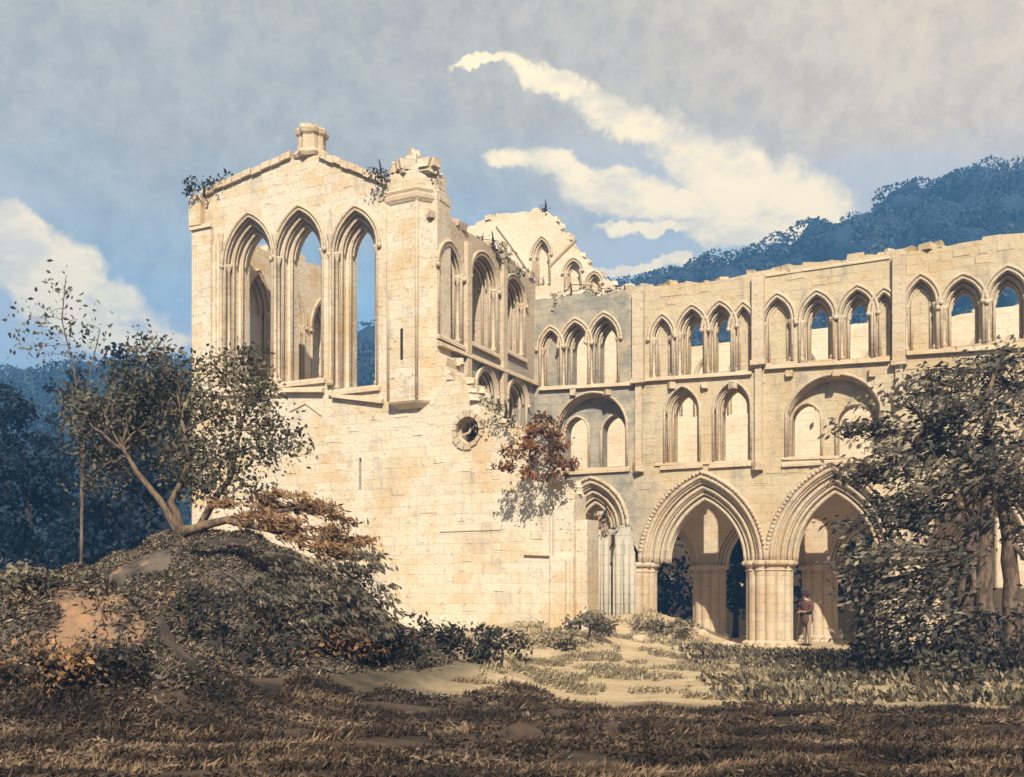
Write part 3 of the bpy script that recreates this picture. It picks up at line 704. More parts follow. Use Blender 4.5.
# ================================================================== THE ARCADE WALL
T_arc = thing('ruined_arcade', 'long cream choir wall with pointed arcade below and lancet clerestory above', 'ruined wall', C, ANG)
def big(fr, xl, xr, ysp, yap):
    o = Op(fr, xl, xr, ysp, yap, 660); return o
bays = [big(FA, 575, 607, 528, 501), big(FA, 662, 742, 562, 497), big(FA, 791, 877, 560, 490), big(FA, 922, 1030, 556, 478), big(FA, 1085, 1200, 552, 465)]
cler = [(545, 556, 348, 336, 388, 1), (566, 584, 345, 328, 387, 0), (594, 613, 340, 322, 384, 0),
        (657, 667, 338, 325, 378, 1), (683, 700, 332, 315, 376, 0), (711, 728, 328, 311, 372, 0), (738, 748, 328, 314, 370, 1),
        (768, 786, 322, 304, 362, 1), (806, 827, 320, 301, 360, 0), (846, 868, 315, 296, 358, 0), (879, 889, 312, 300, 356, 1),
        (911, 930, 305, 286, 350, 1), (949, 976, 305, 285, 345, 0), (994, 1021, 298, 277, 340, 0), (1045, 1062, 298, 278, 336, 1)]
C_ops = [(Op(FA, *c[:5]), c[5]) for c in cler]
tri_small = [Op(FA, 669, 695, 412, 391, 463), Op(FA, 718, 746, 408, 386, 461)]
tri_big = [Op(FA, 557, 625, 424, 394, 468), Op(FA, 788, 879, 410, 376, 458)]
topA = rag(px(FA, [(533, 300), (560, 297), (600, 296), (616, 291), (640, 286), (700, 283), (735, 277), (760, 271), (820, 262), (893, 250), (960, 243), (1024, 233), (1180, 205)]), .42, .10)
sR = topA[-1][0]
def arcade_outline(e):
    L = list(topA)
    L.append((sR, bays[-1].zs))
    for o in reversed(bays):
        A = arch(o.c, o.w, o.h, o.zs, e, 12)
        L += A
    z = bays[0].zs; L += [(topA[0][0], z)]
    return L
b = MB(); ds = [0, .25, .5, 1.0]; E = [.62, .32, 0]
for i in range(3):
    hs = [o.loop((.20, .10, 0)[i]) for o, bl in C_ops if not (bl and i > 0)]
    hs += [o.loop((.16, 0, 0)[i]) for o in tri_small]
    if i < 2: hs += [o.loop((.06, 0)[i]) for o in tri_big]
    else:   # two small round-headed lights inside each great arch
        for xl, xr, ysp, yap, ysl in ((560, 583, 430, 415, 467), (597, 621, 430, 413, 467), (789, 818, 418, 401, 457), (835, 871, 420, 402, 456)):
            hs.append(Op(FA, xl, xr, ysp, yap, ysl).loop(0))
    b.plate(arcade_outline(E[i]), hs, ds[i], ds[i + 1], back=(i == 2), front=True)
proud(b, arcade_outline(.9), [o.loop(.45) for o, _ in C_ops] + [o.loop(.3) for o in tri_small + tri_big], 150)
crest(b, topA, .1, .9, 120, .26)
b.box((topA[0][0], .0, -1), (bays[0].c - bays[0].w - .25, .9, bays[0].zs - .003))
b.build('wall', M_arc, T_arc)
for o_, bl in C_ops:
    w = dressed_opening(T_arc, FA, o_, 'blind_lancet' if bl else 'clerestory_window', e1=.20, dd=(0, .25, .26 if bl else .5), rr=.05, shafts=True, sill=False)
for o_ in tri_small: dressed_opening(T_arc, FA, o_, 'triforium_arch', e1=.16, dd=(0, .2, .45), hood=False, shafts=False, rr=.045)
for o_ in tri_big: dressed_opening(T_arc, FA, o_, 'triforium_arch', e1=.06, dd=(0, .12, .45), hood=False, shafts=False, rr=.05)
for xl, xr, ysp, yap, ysl in ((560, 583, 430, 415, 467), (597, 621, 430, 413, 467), (789, 818, 418, 401, 457), (835, 871, 420, 402, 456)):
    b = MB(); o_ = Op(FA, xl, xr, ysp, yap, ysl); A = o_.curve(.03); b.tube([(A[0][0], .48, o_.zb)] + [(x, .48, z) for x, z in A] + [(A[-1][0], .48, o_.zb)], .05, 6); b.build('inner_roll', M_trim, T_arc, True)
for o_ in bays:
    b = MB()
    for e, d, r in ((.62, .0, .075), (.54, .07, .05), (.47, .16, .06), (.32, .25, .07), (.25, .32, .05), (.15, .4, .06), (.0, .5, .07), (-.03, .62, .05), (-.03, .8, .06)):
        b.tube([(x, d, z) for x, z in arch(o_.c, o_.w, o_.h, o_.zs, e, 14)], r, 7)
    a_ = b.build('arch_moulding', M_trim, T_arc, True)
    h = MB(); A = arch(o_.c, o_.w, o_.h, o_.zs, .76, 14); h.tube([(x, -.03, z) for x, z in A], .085, 6)
    for i in range(2, len(A) - 2, 1):     # dog-tooth studs along the hood
        for t_ in (0, .5):
            x, z = A[i][0] + (A[i + 1][0] - A[i][0]) * t_, A[i][1] + (A[i + 1][1] - A[i][1]) * t_
            h.stone((x, -.08, z), (.09, .09, .09), .2)
    h.build('hood_mould', M_trim, a_, True)
def pier(parent, s_, d, r, z0, zs, mat, n=12, cap=.34):
    b = MB(); rad = lambda a: 1 - .12 * (1 - abs(math.cos(n * a / 2)))
    rad = lambda a: .86 + .14 * math.sqrt(abs(math.sin(n * a / 2)))
    prof = [(r, z0), (r, zs - cap)]
    b.lathe(prof, (s_, d), n * 8, rad)
    p = b.build('pier', mat, parent)
    b = MB(); b.lathe([(r * .98, zs - cap - .02), (r * 1.06, zs - cap + .03), (r * 1.0, zs - cap + .08), (r * 1.02, zs - cap * .5), (r * 1.16, zs - .14), (r * 1.2, zs - .1), (r * 1.2, zs - .03), (r * 1.12, zs)], (s_, d), n * 6, rad); b.build('capital', M_trim, p)
    b = MB(); b.lathe([(r * 1.3, z0), (r * 1.3, z0 + .15), (r * 1.18, z0 + .2), (r * 1.2, z0 + .28), (r * 1.02, z0 + .36)], (s_, d), n * 6, rad); b.build('pier_base', M_trim, p)
    return p
for (i, r) in ((0, .62), (1, .74), (2, .74), (3, .8)):
    s_ = (bays[i].c + bays[i].w + bays[i + 1].c - bays[i + 1].w) / 2; pier(T_arc, s_, .5, r, -.15, min(bays[i].zs, bays[i + 1].zs) + .02, M_trim)
for xl, xr, y0 in ((634, 645, 468), (753, 765, 466), (893, 906, 400), (1030, 1044, 400)):
    b = MB(); a, c = FA.sx(xl), FA.sx(xr); m_ = (a + c) / 2
    ztop = min(q[1] for q in topA if abs(q[0] - m_) < .8) - .1; zlow = FA.z(m_, y0)
    b.box((a, -.2, FA.z(m_, 380 if xl < 700 else 362)), (c, -.003, ztop)); b.box((a + .08, -.12, zlow), (c - .08, -.003, FA.z(m_, 380 if xl < 700 else 362)))
    b.stone((m_, -.12, zlow), (.3, .25, .3), .15); b.box((a - .04, -.26, FA.z(m_, 384 if xl < 700 else 366)), (c + .04, -.004, FA.z(m_, 379 if xl < 700 else 361)))
    b.build('pilaster', M_trim, T_arc)
for L, w, h in (([(540, 391), (633, 386)], .14, .15), ([(646, 382), (752, 375)], .14, .15), ([(766, 370), (890, 362)], .14, .15), ([(907, 356), (1028, 348)], .14, .15),
                ([(655, 466), (752, 463)], .06, .1), ([(782, 460), (885, 458)], .06, .1), ([(556, 471), (628, 470)], .06, .1), ([(766, 277), (890, 259)], .04, .09)):
    b = MB(); b.strip(px(FA, L), -.002, w, h); b.build('string_course', M_trim, T_arc)
for x in (574, 608, 672, 705, 733, 790, 836, 872):
    s_ = FA.sx(x); b = MB(); b.stone((s_, -.06, FA.z(s_, 393 if x < 645 else (386 if x < 752 else 374))), (.22, .2, .2), .15); b.build('corbel', M_trim, T_arc)

# inner aisle arcade
T_aisle = thing('aisle_arcade', 'inner row of pointed arches glimpsed behind the main arcade', 'ruined wall', C + V * 4.4, ANG)
inb = [Op(FW, 612, 690, 567, 522, 660), Op(FW, 724, 799, 567, 520, 660), Op(FW, 838, 910, 567, 516, 660), Op(FW, 950, 1030, 566, 512, 660)]
sL, sR2 = FW.sx(560), FW.sx(1150)
def out_w(e):
    L = [(sL, 6.1), (sR2, 6.1), (sR2, inb[-1].zs)]
    for o in reversed(inb): L += arch(o.c, o.w, o.h, o.zs, e, 10)
    return L + [(sL, inb[0].zs)]
b = MB(); b.plate(out_w(.3), [], 0, .25, back=False); b.plate(out_w(.0), [], .25, .7); b.build('wall', M_trim, T_aisle)
for o_ in inb:
    b = MB()
    for e, d in ((.3, 0), (.2, .1), (.1, .2), (0, .25)): b.tube([(x, d, z) for x, z in arch(o_.c, o_.w, o_.h, o_.zs, e, 10)], .055, 6)
    b.build('arch_moulding', M_trim, T_aisle, True)
for i in range(3):
    s_ = (inb[i].c + inb[i].w + inb[i + 1].c - inb[i + 1].w) / 2; pier(T_aisle, s_, .35, .62, -.1, inb[i].zs + .02, M_trim, 10)

# far gable
T_far = thing('far_gable', 'broken sunlit gable wall rising behind the corner of the ruin', 'ruined wall', C + V * 9, ANG)
fo = [Op(FF, 536, 547, 256, 243, 286), Op(FF, 568, 578, 272, 264, 290), Op(FF, 590, 598, 284, 277, 292)]
tp = rag(px(FF, [(438, 240), (466, 227), (486, 219), (515, 213), (538, 209), (548, 212), (566, 236), (590, 266), (614, 288), (642, 300)]), .5, .12)
outer = [(tp[0][0], -1)] + tp + [(tp[-1][0], -1)]
b = MB(); b.plate(outer, [o.loop(.15) for o in fo], 0, .3, back=False); b.plate(outer, [], .3, .9)
crest(b, tp, .1, .8, 50, .26); b.build('wall', M_far, T_far)
for o_ in fo: dressed_opening(T_far, FF, o_, 'blind_lancet', e1=.15, dd=(0, .12, .3), sill=False, rr=.05)
for L in ([(497, 226), (512, 246), (530, 272)], [(550, 266), (566, 250), (576, 240)]):
    b = MB(); b.tube([(a, -.02, c) for a, c in px(FF, L)], .07, 6); b.build('roof_crease', M_trim, T_far)

# opposite wall seen through the upper windows
T_opp = thing('opposite_wall', 'pale ruined wall with blind arches, seen through the clerestory and triforium openings', 'ruined wall', C + V * 10.2, ANG)
tp = rag(px(FO, [(622, 354), (690, 347), (720, 343), (816, 329), (856, 324), (961, 314), (1005, 307), (1150, 288)]), .45, .15)
bo = []
for x in range(628, 1140, 34):
    k = (x - 628) / 500; bo.append(Op(FO, x, x + 18, 382 - 34 * k, 364 - 36 * k, 418 - 20 * k))
outer = [(tp[0][0], -1)] + tp + [(tp[-1][0], -1)]
b = MB(); b.plate(outer, [o.loop(0) for o in bo], 0, .2, back=False); b.plate(outer, [], .2, .9); crest(b, tp, .1, .8, 70)
b.build('wall', M_far, T_opp)
for o_ in bo: dressed_opening(T_opp, FO, o_, 'blind_arch', e1=.08, dd=(0, .08, .15), sill=False, shafts=False, hood=False, rr=.05)

# broken stubs standing between the front wall and the arcade
def stub(label, outline, Y, th, shafts=()):
    o0 = at(outline[0][0], 600, Y); t = thing('wall_stub', label, 'ruined wall', (o0.x, Y, 0), 0, 'broken wall stubs beside the arcade')
    P = [((x - outline[0][0]) / F * Y, EYE + (HZ - y) / F * Y) for x, y in outline]
    b = MB(); b.plate([(P[0][0], -.5)] + rag(P, .25, .07) + [(P[-1][0], -.5)], [], 0, th); crest(b, P, .1, th - .1, 12, .2); b.build('wall', M_blue, t)
    for x, ytop in shafts:
        b = MB(); xx = (x - outline[0][0]) / F * Y; b.tube([(xx, -.03, 0), (xx, -.03, EYE + (HZ - ytop) / F * Y)], .09, 8); b.build('shaft', M_blue, t, True)
stub('jagged pale wall stub nearest the end of the big plain wall', [(578, 566), (580, 540), (583, 530), (587, 545), (592, 552)], 28.6, .6, ((582, 545),))
stub('broken wall stub with a leafy head, under the smallest arch', [(592, 560), (595, 528), (600, 512), (606, 516), (609, 545), (611, 575)], 30.2, .8, ((598, 530), (606, 540)))
stub('broad broken stub just left of the first pointed arch', [(613, 560), (615, 536), (621, 528), (628, 531), (633, 540), (636, 572)], 30.0, .8, ((618, 540), (626, 540), (632, 556)))

# ================================================================== TREES AND PLANTS
def W(x, y, Y, rx, rz, ry=None):
    p = at(x, y, Y); k = Y / F; return (p.x, p.y, p.z, rx * k, (ry or rx * .8) * k, rz * k)
def gz(x, y): return ground(x, y)
# right-hand tree, layered boughs over three stems
Y = 19.5; bx = 9.3
pads = [W(960, 385, 20, 62, 20), W(905, 400, 19, 34, 12), W(1015, 372, 20, 45, 22), W(870, 424, 19, 18, 8), W(990, 420, 18.5, 60, 20), W(920, 432, 19, 48, 15), W(885, 458, 18.5, 42, 14), W(858, 478, 19, 22, 9),
        W(950, 470, 18.3, 50, 18), W(1015, 465, 18.5, 48, 24), W(905, 500, 18.2, 46, 16), W(875, 528, 18.8, 34, 12), W(945, 520, 18.0, 44, 16), W(990, 500, 20.5, 50, 22), W(895, 555, 18.2, 44, 15), W(868, 585, 18.6, 28, 11),
        W(930, 560, 17.8, 44, 18), W(905, 600, 18.2, 48, 18), W(885, 622, 18.4, 34, 12), W(925, 605, 18, 34, 18), W(1000, 352, 20, 22, 10), W(1060, 400, 20, 50, 26), W(1070, 480, 19, 50, 30), W(1050, 540, 20, 40, 24), W(1070, 610, 19, 46, 30), W(915, 460, 19.5, 50, 22), W(960, 440, 19.8, 50, 22), W(940, 640, 18.2, 34, 14), W(900, 640, 18.4, 34, 12), W(930, 500, 19.5, 44, 20), W(912, 580, 19, 40, 20), W(870, 560, 19, 24, 10), W(985, 470, 18, 40, 14)]
g0 = gz(bx, Y)
tree('spreading_tree', 'large dark spreading tree in front of the right end of the arcade', 'tree', (bx, Y, g0), [
    [(bx, Y, g0 - .1), at(985, 560, Y), at(990, 470, Y), at(985, 400, Y)], [(bx - .3, Y + .2, g0 - .1), at(965, 590, Y), at(975, 520, Y), at(950, 440, Y)], [(bx + .4, Y, g0 - .1), at(1012, 580, Y), at(1004, 500, Y), at(1030, 420, Y)]],
    pads, L_tree, B_brown, .15, 60, .26, layered=True, axis=(-.75, 0, -.35), aspect=.42, tight=.75, trunk_r=.16, twigs=3)

# gnarled tree leaning on the mound at left
Y = 17.0; b0 = at(186, 533, Y); b0.z = gz(b0.x, Y)
pads = [W(160, 352, 17.4, 22, 14), W(178, 372, 17.2, 28, 18), W(212, 372, 17, 26, 16), W(238, 366, 16.8, 22, 15), W(246, 398, 16.6, 28, 14), W(268, 420, 16.6, 26, 14), W(250, 448, 16.4, 30, 16), W(228, 480, 16.5, 30, 16),
        W(142, 384, 17.6, 34, 20), W(108, 402, 17.8, 30, 22), W(150, 420, 17.7, 38, 20), W(116, 440, 17.9, 32, 20), W(196, 412, 17.4, 26, 16), W(196, 478, 17.3, 26, 18), W(280, 445, 16.5, 16, 8), W(165, 398, 17.5, 26, 18)]
tree('gnarled_tree', 'gnarled tree with bare pale limbs leaning from the grassy mound', 'tree', b0, [
    [b0 + Vector((0, 0, -.15)), at(160, 500, Y), at(135, 470, Y), at(122, 445, Y)], [b0 + Vector((0, 0, -.1)), at(172, 502, Y), at(190, 462, Y), at(182, 420, Y)],
    [b0 + Vector((.1, 0, -.1)), at(214, 500, Y - .2), at(232, 475, Y - .3), at(240, 430, Y - .4)]],
    pads + [W(*a) for a in ((180, 400, 17.5, 30, 20), (205, 440, 17.2, 28, 20), (222, 410, 17, 26, 20), (170, 455, 17.5, 30, 18), (130, 425, 17.8, 36, 24), (100, 430, 18, 34, 26), (80, 405, 18.2, 24, 18), (260, 395, 16.7, 18, 14), (215, 460, 16.8, 30, 18), (95, 470, 18, 30, 22))], L_olive, B_brown, .095, 80, .2, aspect=.55, tight=.85, trunk_r=.06, twigs=4)
# its fallen bough with ochre drooping sprays
Y = 15.6; b1 = at(184, 532, Y); b1.z = max(b1.z, gz(b1.x, Y))
pads = [W(252, 506, 15.6, 34, 9), W(285, 502, 15.5, 32, 10), W(318, 512, 15.4, 30, 11), W(268, 522, 15.2, 36, 10), W(305, 530, 15.1, 34, 12), W(345, 535, 15.2, 26, 14), W(335, 552, 15, 34, 14)]
tree('fallen_bough', 'low bough with rusty ochre sprays reaching right from the mound', 'fallen branch', b1, [[b1, at(215, 522, 15.6), at(250, 515, 15.5), at(300, 508, 15.4)], [b1, at(225, 520, 15.4), at(270, 530, 15.2), at(320, 540, 15.1)]],
     pads, L_ochre, B_brown, .11, 60, .14, layered=True, axis=(.7, 0, -.5), aspect=.3, tight=.55, trunk_r=.06, twigs=3)
pads = [W(350, 565, 14.8, 40, 14), W(375, 580, 14.8, 24, 14), W(320, 575, 14.6, 40, 16), W(355, 600, 14.5, 38, 16), W(385, 612, 14.6, 20, 12), W(300, 598, 14.4, 36, 18), W(340, 625, 14.3, 34, 14), W(270, 585, 14.6, 30, 14), W(375, 630, 14.4, 22, 10)]
q = at(330, 640, 14.6); q.z = gz(q.x, 14.6)
tree('drooping_shrub', 'grey green shrub drooping down the right side of the mound', 'shrub', q, [[q, at(325, 610, 14.7), at(320, 580, 14.8)], [q, at(350, 600, 14.6), at(360, 575, 14.7)]],
     pads, L_grey, B_dark, .11, 34, .15, layered=True, axis=(.6, 0, -.6), aspect=.4, tight=.55, trunk_r=.05)
pads = [W(215, 600, 14.8, 40, 14), W(180, 612, 14.6, 30, 12), W(250, 612, 14.2, 44, 16), W(205, 632, 14, 34, 14), W(265, 640, 13.8, 34, 14), W(225, 655, 13.6, 26, 10)]
q = at(225, 660, 14.0); q.z = gz(q.x, 14.0)
tree('dark_shrub', 'nearly black shrub in the hollow between the two banks', 'shrub', q, [[q, at(220, 640, 14.2), at(215, 610, 14.4)]], pads, L_dark, B_dark, .11, 24, .15, layered=True, axis=(-.6, 0, -.5), aspect=.4, tight=.55, trunk_r=.05)

# thin sapling against the sky
Y = 24.0; q = at(80, 500, Y); q.z = gz(q.x, Y)
pads = [W(62, 290, Y, 5, 12), W(52, 312, Y, 8, 8), W(28, 320, Y, 7, 14), W(26, 345, Y, 9, 9), W(60, 335, Y, 10, 8), W(85, 325, Y, 12, 8), W(98, 345, Y, 12, 8), W(78, 355, Y, 9, 8), W(48, 352, Y, 9, 7)]
tree('thin_sapling', 'thin sparse sapling standing tall against the sky at far left', 'tree', q, [[q, at(82, 420, Y), at(74, 370, Y), at(62, 320, Y), at(66, 275, Y)], [q, at(84, 430, Y), at(88, 380, Y), at(100, 330, Y)]],
     pads, L_olive, B_brown, .14, 9, .22, aspect=.45, tight=1.2, trunk_r=.022, twigs=4)

# blue green wood edge at left, individual trees
def round_tree(x, yb, yt, Y, rad, lab, leaf=L_navy, seed=0):
    top = at(x, yt, Y); H = top.z; r = rad * Y / F; P = []
    g = gz(top.x, Y); n = 15
    for i in range(n):
        u = rnd.uniform(0, 6.28); h = rnd.random(); rr = r * rnd.uniform(.2, .75) * (1 - .45 * h)
        P.append((top.x + rr * math.cos(u), Y + rr * math.sin(u), g + 1.0 + (H - g - 1.0) * (.08 + .84 * h), r * rnd.uniform(.35, .5), r * .4, r * rnd.uniform(.28, .4)))
    P.append((top.x, Y, H - r * .3, r * .4, r * .4, r * .3))
    tree('broadleaf_tree', lab, 'tree', (top.x, Y, g), [[(top.x, Y, g - .2), (top.x + .2, Y, g + (H - g) * .4), (top.x - .1, Y, g + (H - g) * .75)]], P, leaf, B_dark, .22, 46, .42, group='dark trees behind the left mound', aspect=.65, tight=.5, twigs=1, trunk_r=.2)
for x, yt, Y, rad, lab in ((8, 385, 40, 62, 'dark blue tree at the left edge of the picture, half cut off'), (62, 368, 44, 58, 'navy tree directly behind the thin sapling'), (125, 350, 38, 55, 'navy tree just behind the gnarled tree, with the highest crown'),
                           (168, 392, 34, 44, 'dark tree whose crown touches the left edge of the gabled ruin'), (92, 440, 31, 52, 'low dark tree below the sapling, nearest the mound'), (30, 455, 31, 56, 'low dark tree behind the left end of the near bank'), (150, 455, 28, 42, 'darkest low tree, directly behind the leaning pale limbs'), (-50, 370, 44, 60, 'dark tree just outside the left edge, only its side showing')):
    round_tree(x, 590, yt, Y, rad, lab)

# dark thicket foliage added behind the inner arches to make the openings dark
for x, yt, lab in ((640, 500, 'dark blue thicket foliage added for the shade in the left inner arch'), (735, 500, 'dark blue thicket foliage added for the shade between the two inner piers'), (860, 505, 'dark thicket foliage added for the shade behind the inner arch to the right of the standing man'), (960, 500, 'dark thicket foliage added for the shade behind the arches hidden by the spreading tree')):
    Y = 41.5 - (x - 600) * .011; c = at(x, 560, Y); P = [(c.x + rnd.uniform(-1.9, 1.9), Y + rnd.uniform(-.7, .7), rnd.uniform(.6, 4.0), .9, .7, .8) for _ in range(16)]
    tree('filler', lab, 'bush', (c.x, Y, 0), [[(c.x, Y, -.1), (c.x + .1, Y, 2), (c.x, Y, 3.4)]], P, L_navy, B_dark, .22, 24, .36, group='foliage added to darken the inner arches', aspect=.65, tight=.55, twigs=1, trunk_r=.1)

# rust coloured bush on the broken wall
def wallbush(name, label, x, y, Y, pads, leaf, size, dens=22, sub=.13, tr=.035, cat='bush', axis=None, group=None):
    q = at(x, y, Y); tree(name, label, cat, q, [[q, q + Vector((.05, -.15, .2)), q + Vector((0, -.25, .45))]], pads, leaf, B_dark, size, dens, sub, aspect=.45, tight=.6, trunk_r=tr, twigs=3, axis=axis, group=group)
Yb = 27.2
wallbush('rust_bush', 'rust red and black bush growing from the end of the broken wall', 548, 452, 27.3, [W(542, 420, 27.0, 13, 5), W(526, 432, 26.9, 18, 5), W(552, 430, 27, 18, 6), W(538, 446, 26.8, 24, 5), W(514, 452, 26.9, 14, 4), W(562, 448, 26.9, 14, 5), W(545, 462, 26.8, 22, 5), W(568, 466, 27, 10, 5), W(555, 478, 26.8, 14, 4), W(530, 472, 26.8, 8, 4), W(505, 466, 26.9, 8, 2)], L_rust, .14, 28, .15, .04)
wallbush('crown_weeds', 'dark weeds sprouting beyond the left pinnacle of the gable', 204, 197, 33.0, [W(200, 185, 33, 16, 5), W(215, 183, 33, 12, 5), W(190, 190, 33, 6, 4), W(222, 180, 33, 8, 4)], L_dark, .16, 12, .2)
wallbush('crown_weeds', 'small tuft of weeds where the gable meets the turret', 380, 178, 29.8, [W(375, 173, 29.8, 8, 4), W(385, 176, 29.8, 8, 4)], L_dark, .13, 12, .17)
wallbush('crown_weeds', 'weeds on the broken head of the turret', 428, 176, 29.6, [W(425, 172, 29.6, 9, 3), W(435, 182, 29.6, 4, 6)], L_olive, .12, 12, .17)
wallbush('crown_weeds', 'ivy trailing along the top of the side wall', 492, 248, 32.6, [W(480, 240, 32.2, 8, 4), W(494, 248, 32.8, 9, 5), W(508, 258, 33.4, 8, 4), W(498, 262, 33, 5, 7), W(522, 272, 34, 6, 4)], L_olive, .13, 14, .17)
wallbush('crown_weeds', 'thin grass tufts on the arcade wall where it meets the corner', 570, 298, 35, [W(560, 297, 35, 14, 2.5), W(600, 293, 34.6, 12, 2.5), W(615, 290, 34.5, 7, 3)], L_olive, .12, 12, .17)
wallbush('crown_weeds', 'small dark tuft on the highest stone of the far gable', 545, 212, 42.6, [W(545, 209, 42.6, 4, 2)], L_dark, .13, 10, .15)
q_ = FG.o + FG.a * ocu[0] + V * .62; tree('wall_ivy', 'dark leaves added to darken the small round hole in the big plain wall', 'ivy', (q_.x, q_.y, ocu[1] - .3), [[(q_.x, q_.y, ocu[1] - .3), (q_.x, q_.y, ocu[1])]], [(q_.x + dx, q_.y - dx * .5, ocu[1] + dz, .2, .08, .2) for dx, dz in ((-.25, -.1), (-.1, .2), (.1, -.2), (.2, .15), (-.3, .2), (.25, -.05), (0, 0), (-.2, -.3))], L_dark, B_dark, .1, 16, .12, aspect=.6, tight=.6, trunk_r=.015, twigs=1)  # leaf clump added inside the hole so it reads as dark
wallbush('wall_ivy', 'leafy growth at the broken edge beside the round window', 505, 418, 27.9, [W(500, 410, 27.9, 9, 5), W(512, 420, 27.8, 8, 5), W(490, 404, 28, 7, 4)], L_olive, .12, 14, .17)
wallbush('wall_ivy', 'russet growth on the broken stub beside the smallest arch', 604, 517, 30.2, [W(602, 516, 30.1, 7, 6), W(606, 528, 30.1, 5, 7), W(598, 522, 30.1, 4, 6)], L_rust, .11, 12, .17)

# low bushes and weeds along the foot of the walls
def lowbush(name, label, x, y, Y, w, h, leaf, size=.11, n=8, dens=20, group='low bushes at the foot of the ruin'):
    c = at(x, y, Y); g = gz(c.x, Y); k = Y / F; P = []
    for i in range(n):
        u = rnd.uniform(-1, 1); P.append((c.x + u * w * k, Y + rnd.uniform(-.3, .3), g + h * k * (.2 + rnd.random() * .75 * (1 - .5 * u * u)), w * k * .34, w * k * .3, h * k * .28))
    tree(name, label, 'bush', (c.x, Y, g), [[(c.x, Y, g - .05), (c.x + .05, Y, g + h * k * .4), (c.x, Y, g + h * k * .7)]], P, leaf, B_dark, size, dens, .17, group=group, aspect=.5, tight=.55, trunk_r=.03, twigs=3)
lowbush('low_bush', 'dark brown bush in the centre foreground, tallest of the pair', 500, 672, 17.5, 32, 34, L_dark, .11, 10)
lowbush('low_bush', 'dark brown bush left of the central pair, below the drooping shrub', 448, 672, 17.2, 34, 34, L_dark, .11, 10)
lowbush('low_bush', 'blackish bush at the foot of the mound near the sandy patches', 392, 690, 15.2, 34, 36, L_dark, .11, 9)
lowbush('low_bush', 'brown bush in the shade under the mound', 345, 690, 14.6, 28, 30, L_ochre, .1, 8)
lowbush('low_bush', 'grey dotted bush against the foot of the big plain wall', 588, 640, 26.2, 26, 30, L_grey, .14, 8)
lowbush('low_bush', 'pale thin bush between the plain wall and the rubble', 562, 650, 25, 26, 18, L_pale, .14, 7)
lowbush('low_bush', 'pale weeds on top of the rubble heap', 655, 622, 28.4, 36, 12, L_pale, .14, 8)
lowbush('low_bush', 'dark scrub heaped at the foot of the spreading tree', 985, 690, 18.2, 60, 62, L_dark, .14, 14)
lowbush('low_bush', 'dark scrub under the low boughs of the spreading tree', 905, 680, 18.8, 44, 42, L_dark, .13, 12)
lowbush('low_bush', 'olive rounded bush in front of the dark scrub', 955, 696, 16.6, 30, 28, L_olive, .1, 9)
lowbush('low_bush', 'dark scrub at the right edge of the picture', 1040, 690, 17.8, 50, 70, L_dark, .14, 12)
lowbush('low_bush', 'grey scrub on the crest of the near left bank', 40, 620, 11.9, 46, 22, L_grey, .08, 10)
lowbush('low_bush', 'dark scrub on the face of the near left bank', 96, 665, 11.2, 34, 26, L_dark, .08, 10)
lowbush('low_bush', 'low brown scrub below the near bank at far left', 40, 690, 11, 56, 40, L_ochre, .08, 12)

# low leafy ground cover and grasses
def cover(name, label, n, fx, leafm, size, hgt, aspect=.4, axis=(0, 0, 1), spread=.8):
    P = []; T = []
    while len(P) < n:
        x, y, w = fx(); 
        if w: P.append((x, y, ground(x, y) + rnd.uniform(0, hgt))); T.append(rnd.random())
    o = leaf_mesh(name, np.array(P), size, np.array(T), leafm, axis=axis, aspect=aspect, spread=spread); tag(o, label, 'grass', kind='stuff')
def fn(x, y, s_=.6): return noise.fractal(Vector((x, y, 0)) * s_, 1, 2, 3)
def f1():
    y = rnd.uniform(14.0, 28) ; x = rnd.uniform(3.2, 11.5) + (y - 16) * .12; k = math.sin(y * 2.1 + x * .25) + fn(x, y) * 1.6
    return x, y, k > .3 - max(0, x - 7) * .35 or (y < 16.5 and x > 6.2 and rnd.random() < .5)
cover('ground_cover', 'low leafy weeds in bands before the arcade', 15000, f1, leafmat('weeds', (.035, .03, .022), (.13, .105, .065), (.40, .31, .18)), .13, .16, .5, (-.3, -.2, .8))
def grass_field(name, label, n, size, aspect, axis, spread, thr, mat, seed):
    P = []; T = []
    while len(P) < n:
        y = rnd.uniform(8.0, 15.2); x = rnd.uniform(-.56, .56) * y; k = fn(x * .5 + seed, y * .9, 1.0)
        if k < thr or ground(x, y) > .62 or y > 14.0 + fn(x + 9, y, .5) * 2.2: continue
        P.append((x, y, ground(x, y) + rnd.uniform(0, .07))); T.append(min(1, max(0, .40 + 1.0 * fn(x * .6 + 30, y * 1.2 + seed, 1.1) + rnd.uniform(-.25, .3))))
    o = leaf_mesh(name, np.array(P), size, np.array(T), mat, axis=axis, aspect=aspect, spread=spread); tag(o, label, 'grass', kind='stuff')
M_dry = leafmat('dry grass', (.02, .013, .009), (.078, .050, .030), (.27, .18, .105))
grass_field('rough_grass', 'rough brown and straw grass over the dark foreground', 46000, .13, .12, (.5, 0, .7), 1.0, .0, M_dry, 0)
M_litter = leafmat('leaf litter', (.025, .017, .012), (.09, .061, .038), (.25, .17, .105))
grass_field('matted_turf', 'flattened dead turf and leaf litter between the foreground grasses', 52000, .09, .3, (.6, .2, .2), 2.2, -.25, M_litter, 5)
def f3():
    y = rnd.uniform(10.5, 20); x = rnd.uniform(-.56 * y, -.5); return x, y, ground(x, y) > .45 and fn(x, y, .8) > -.3 and (rnd.random() < .3 or ((x + 4.8) / .5) ** 2 + ((y - 11.6) / .55) ** 2 > 1)
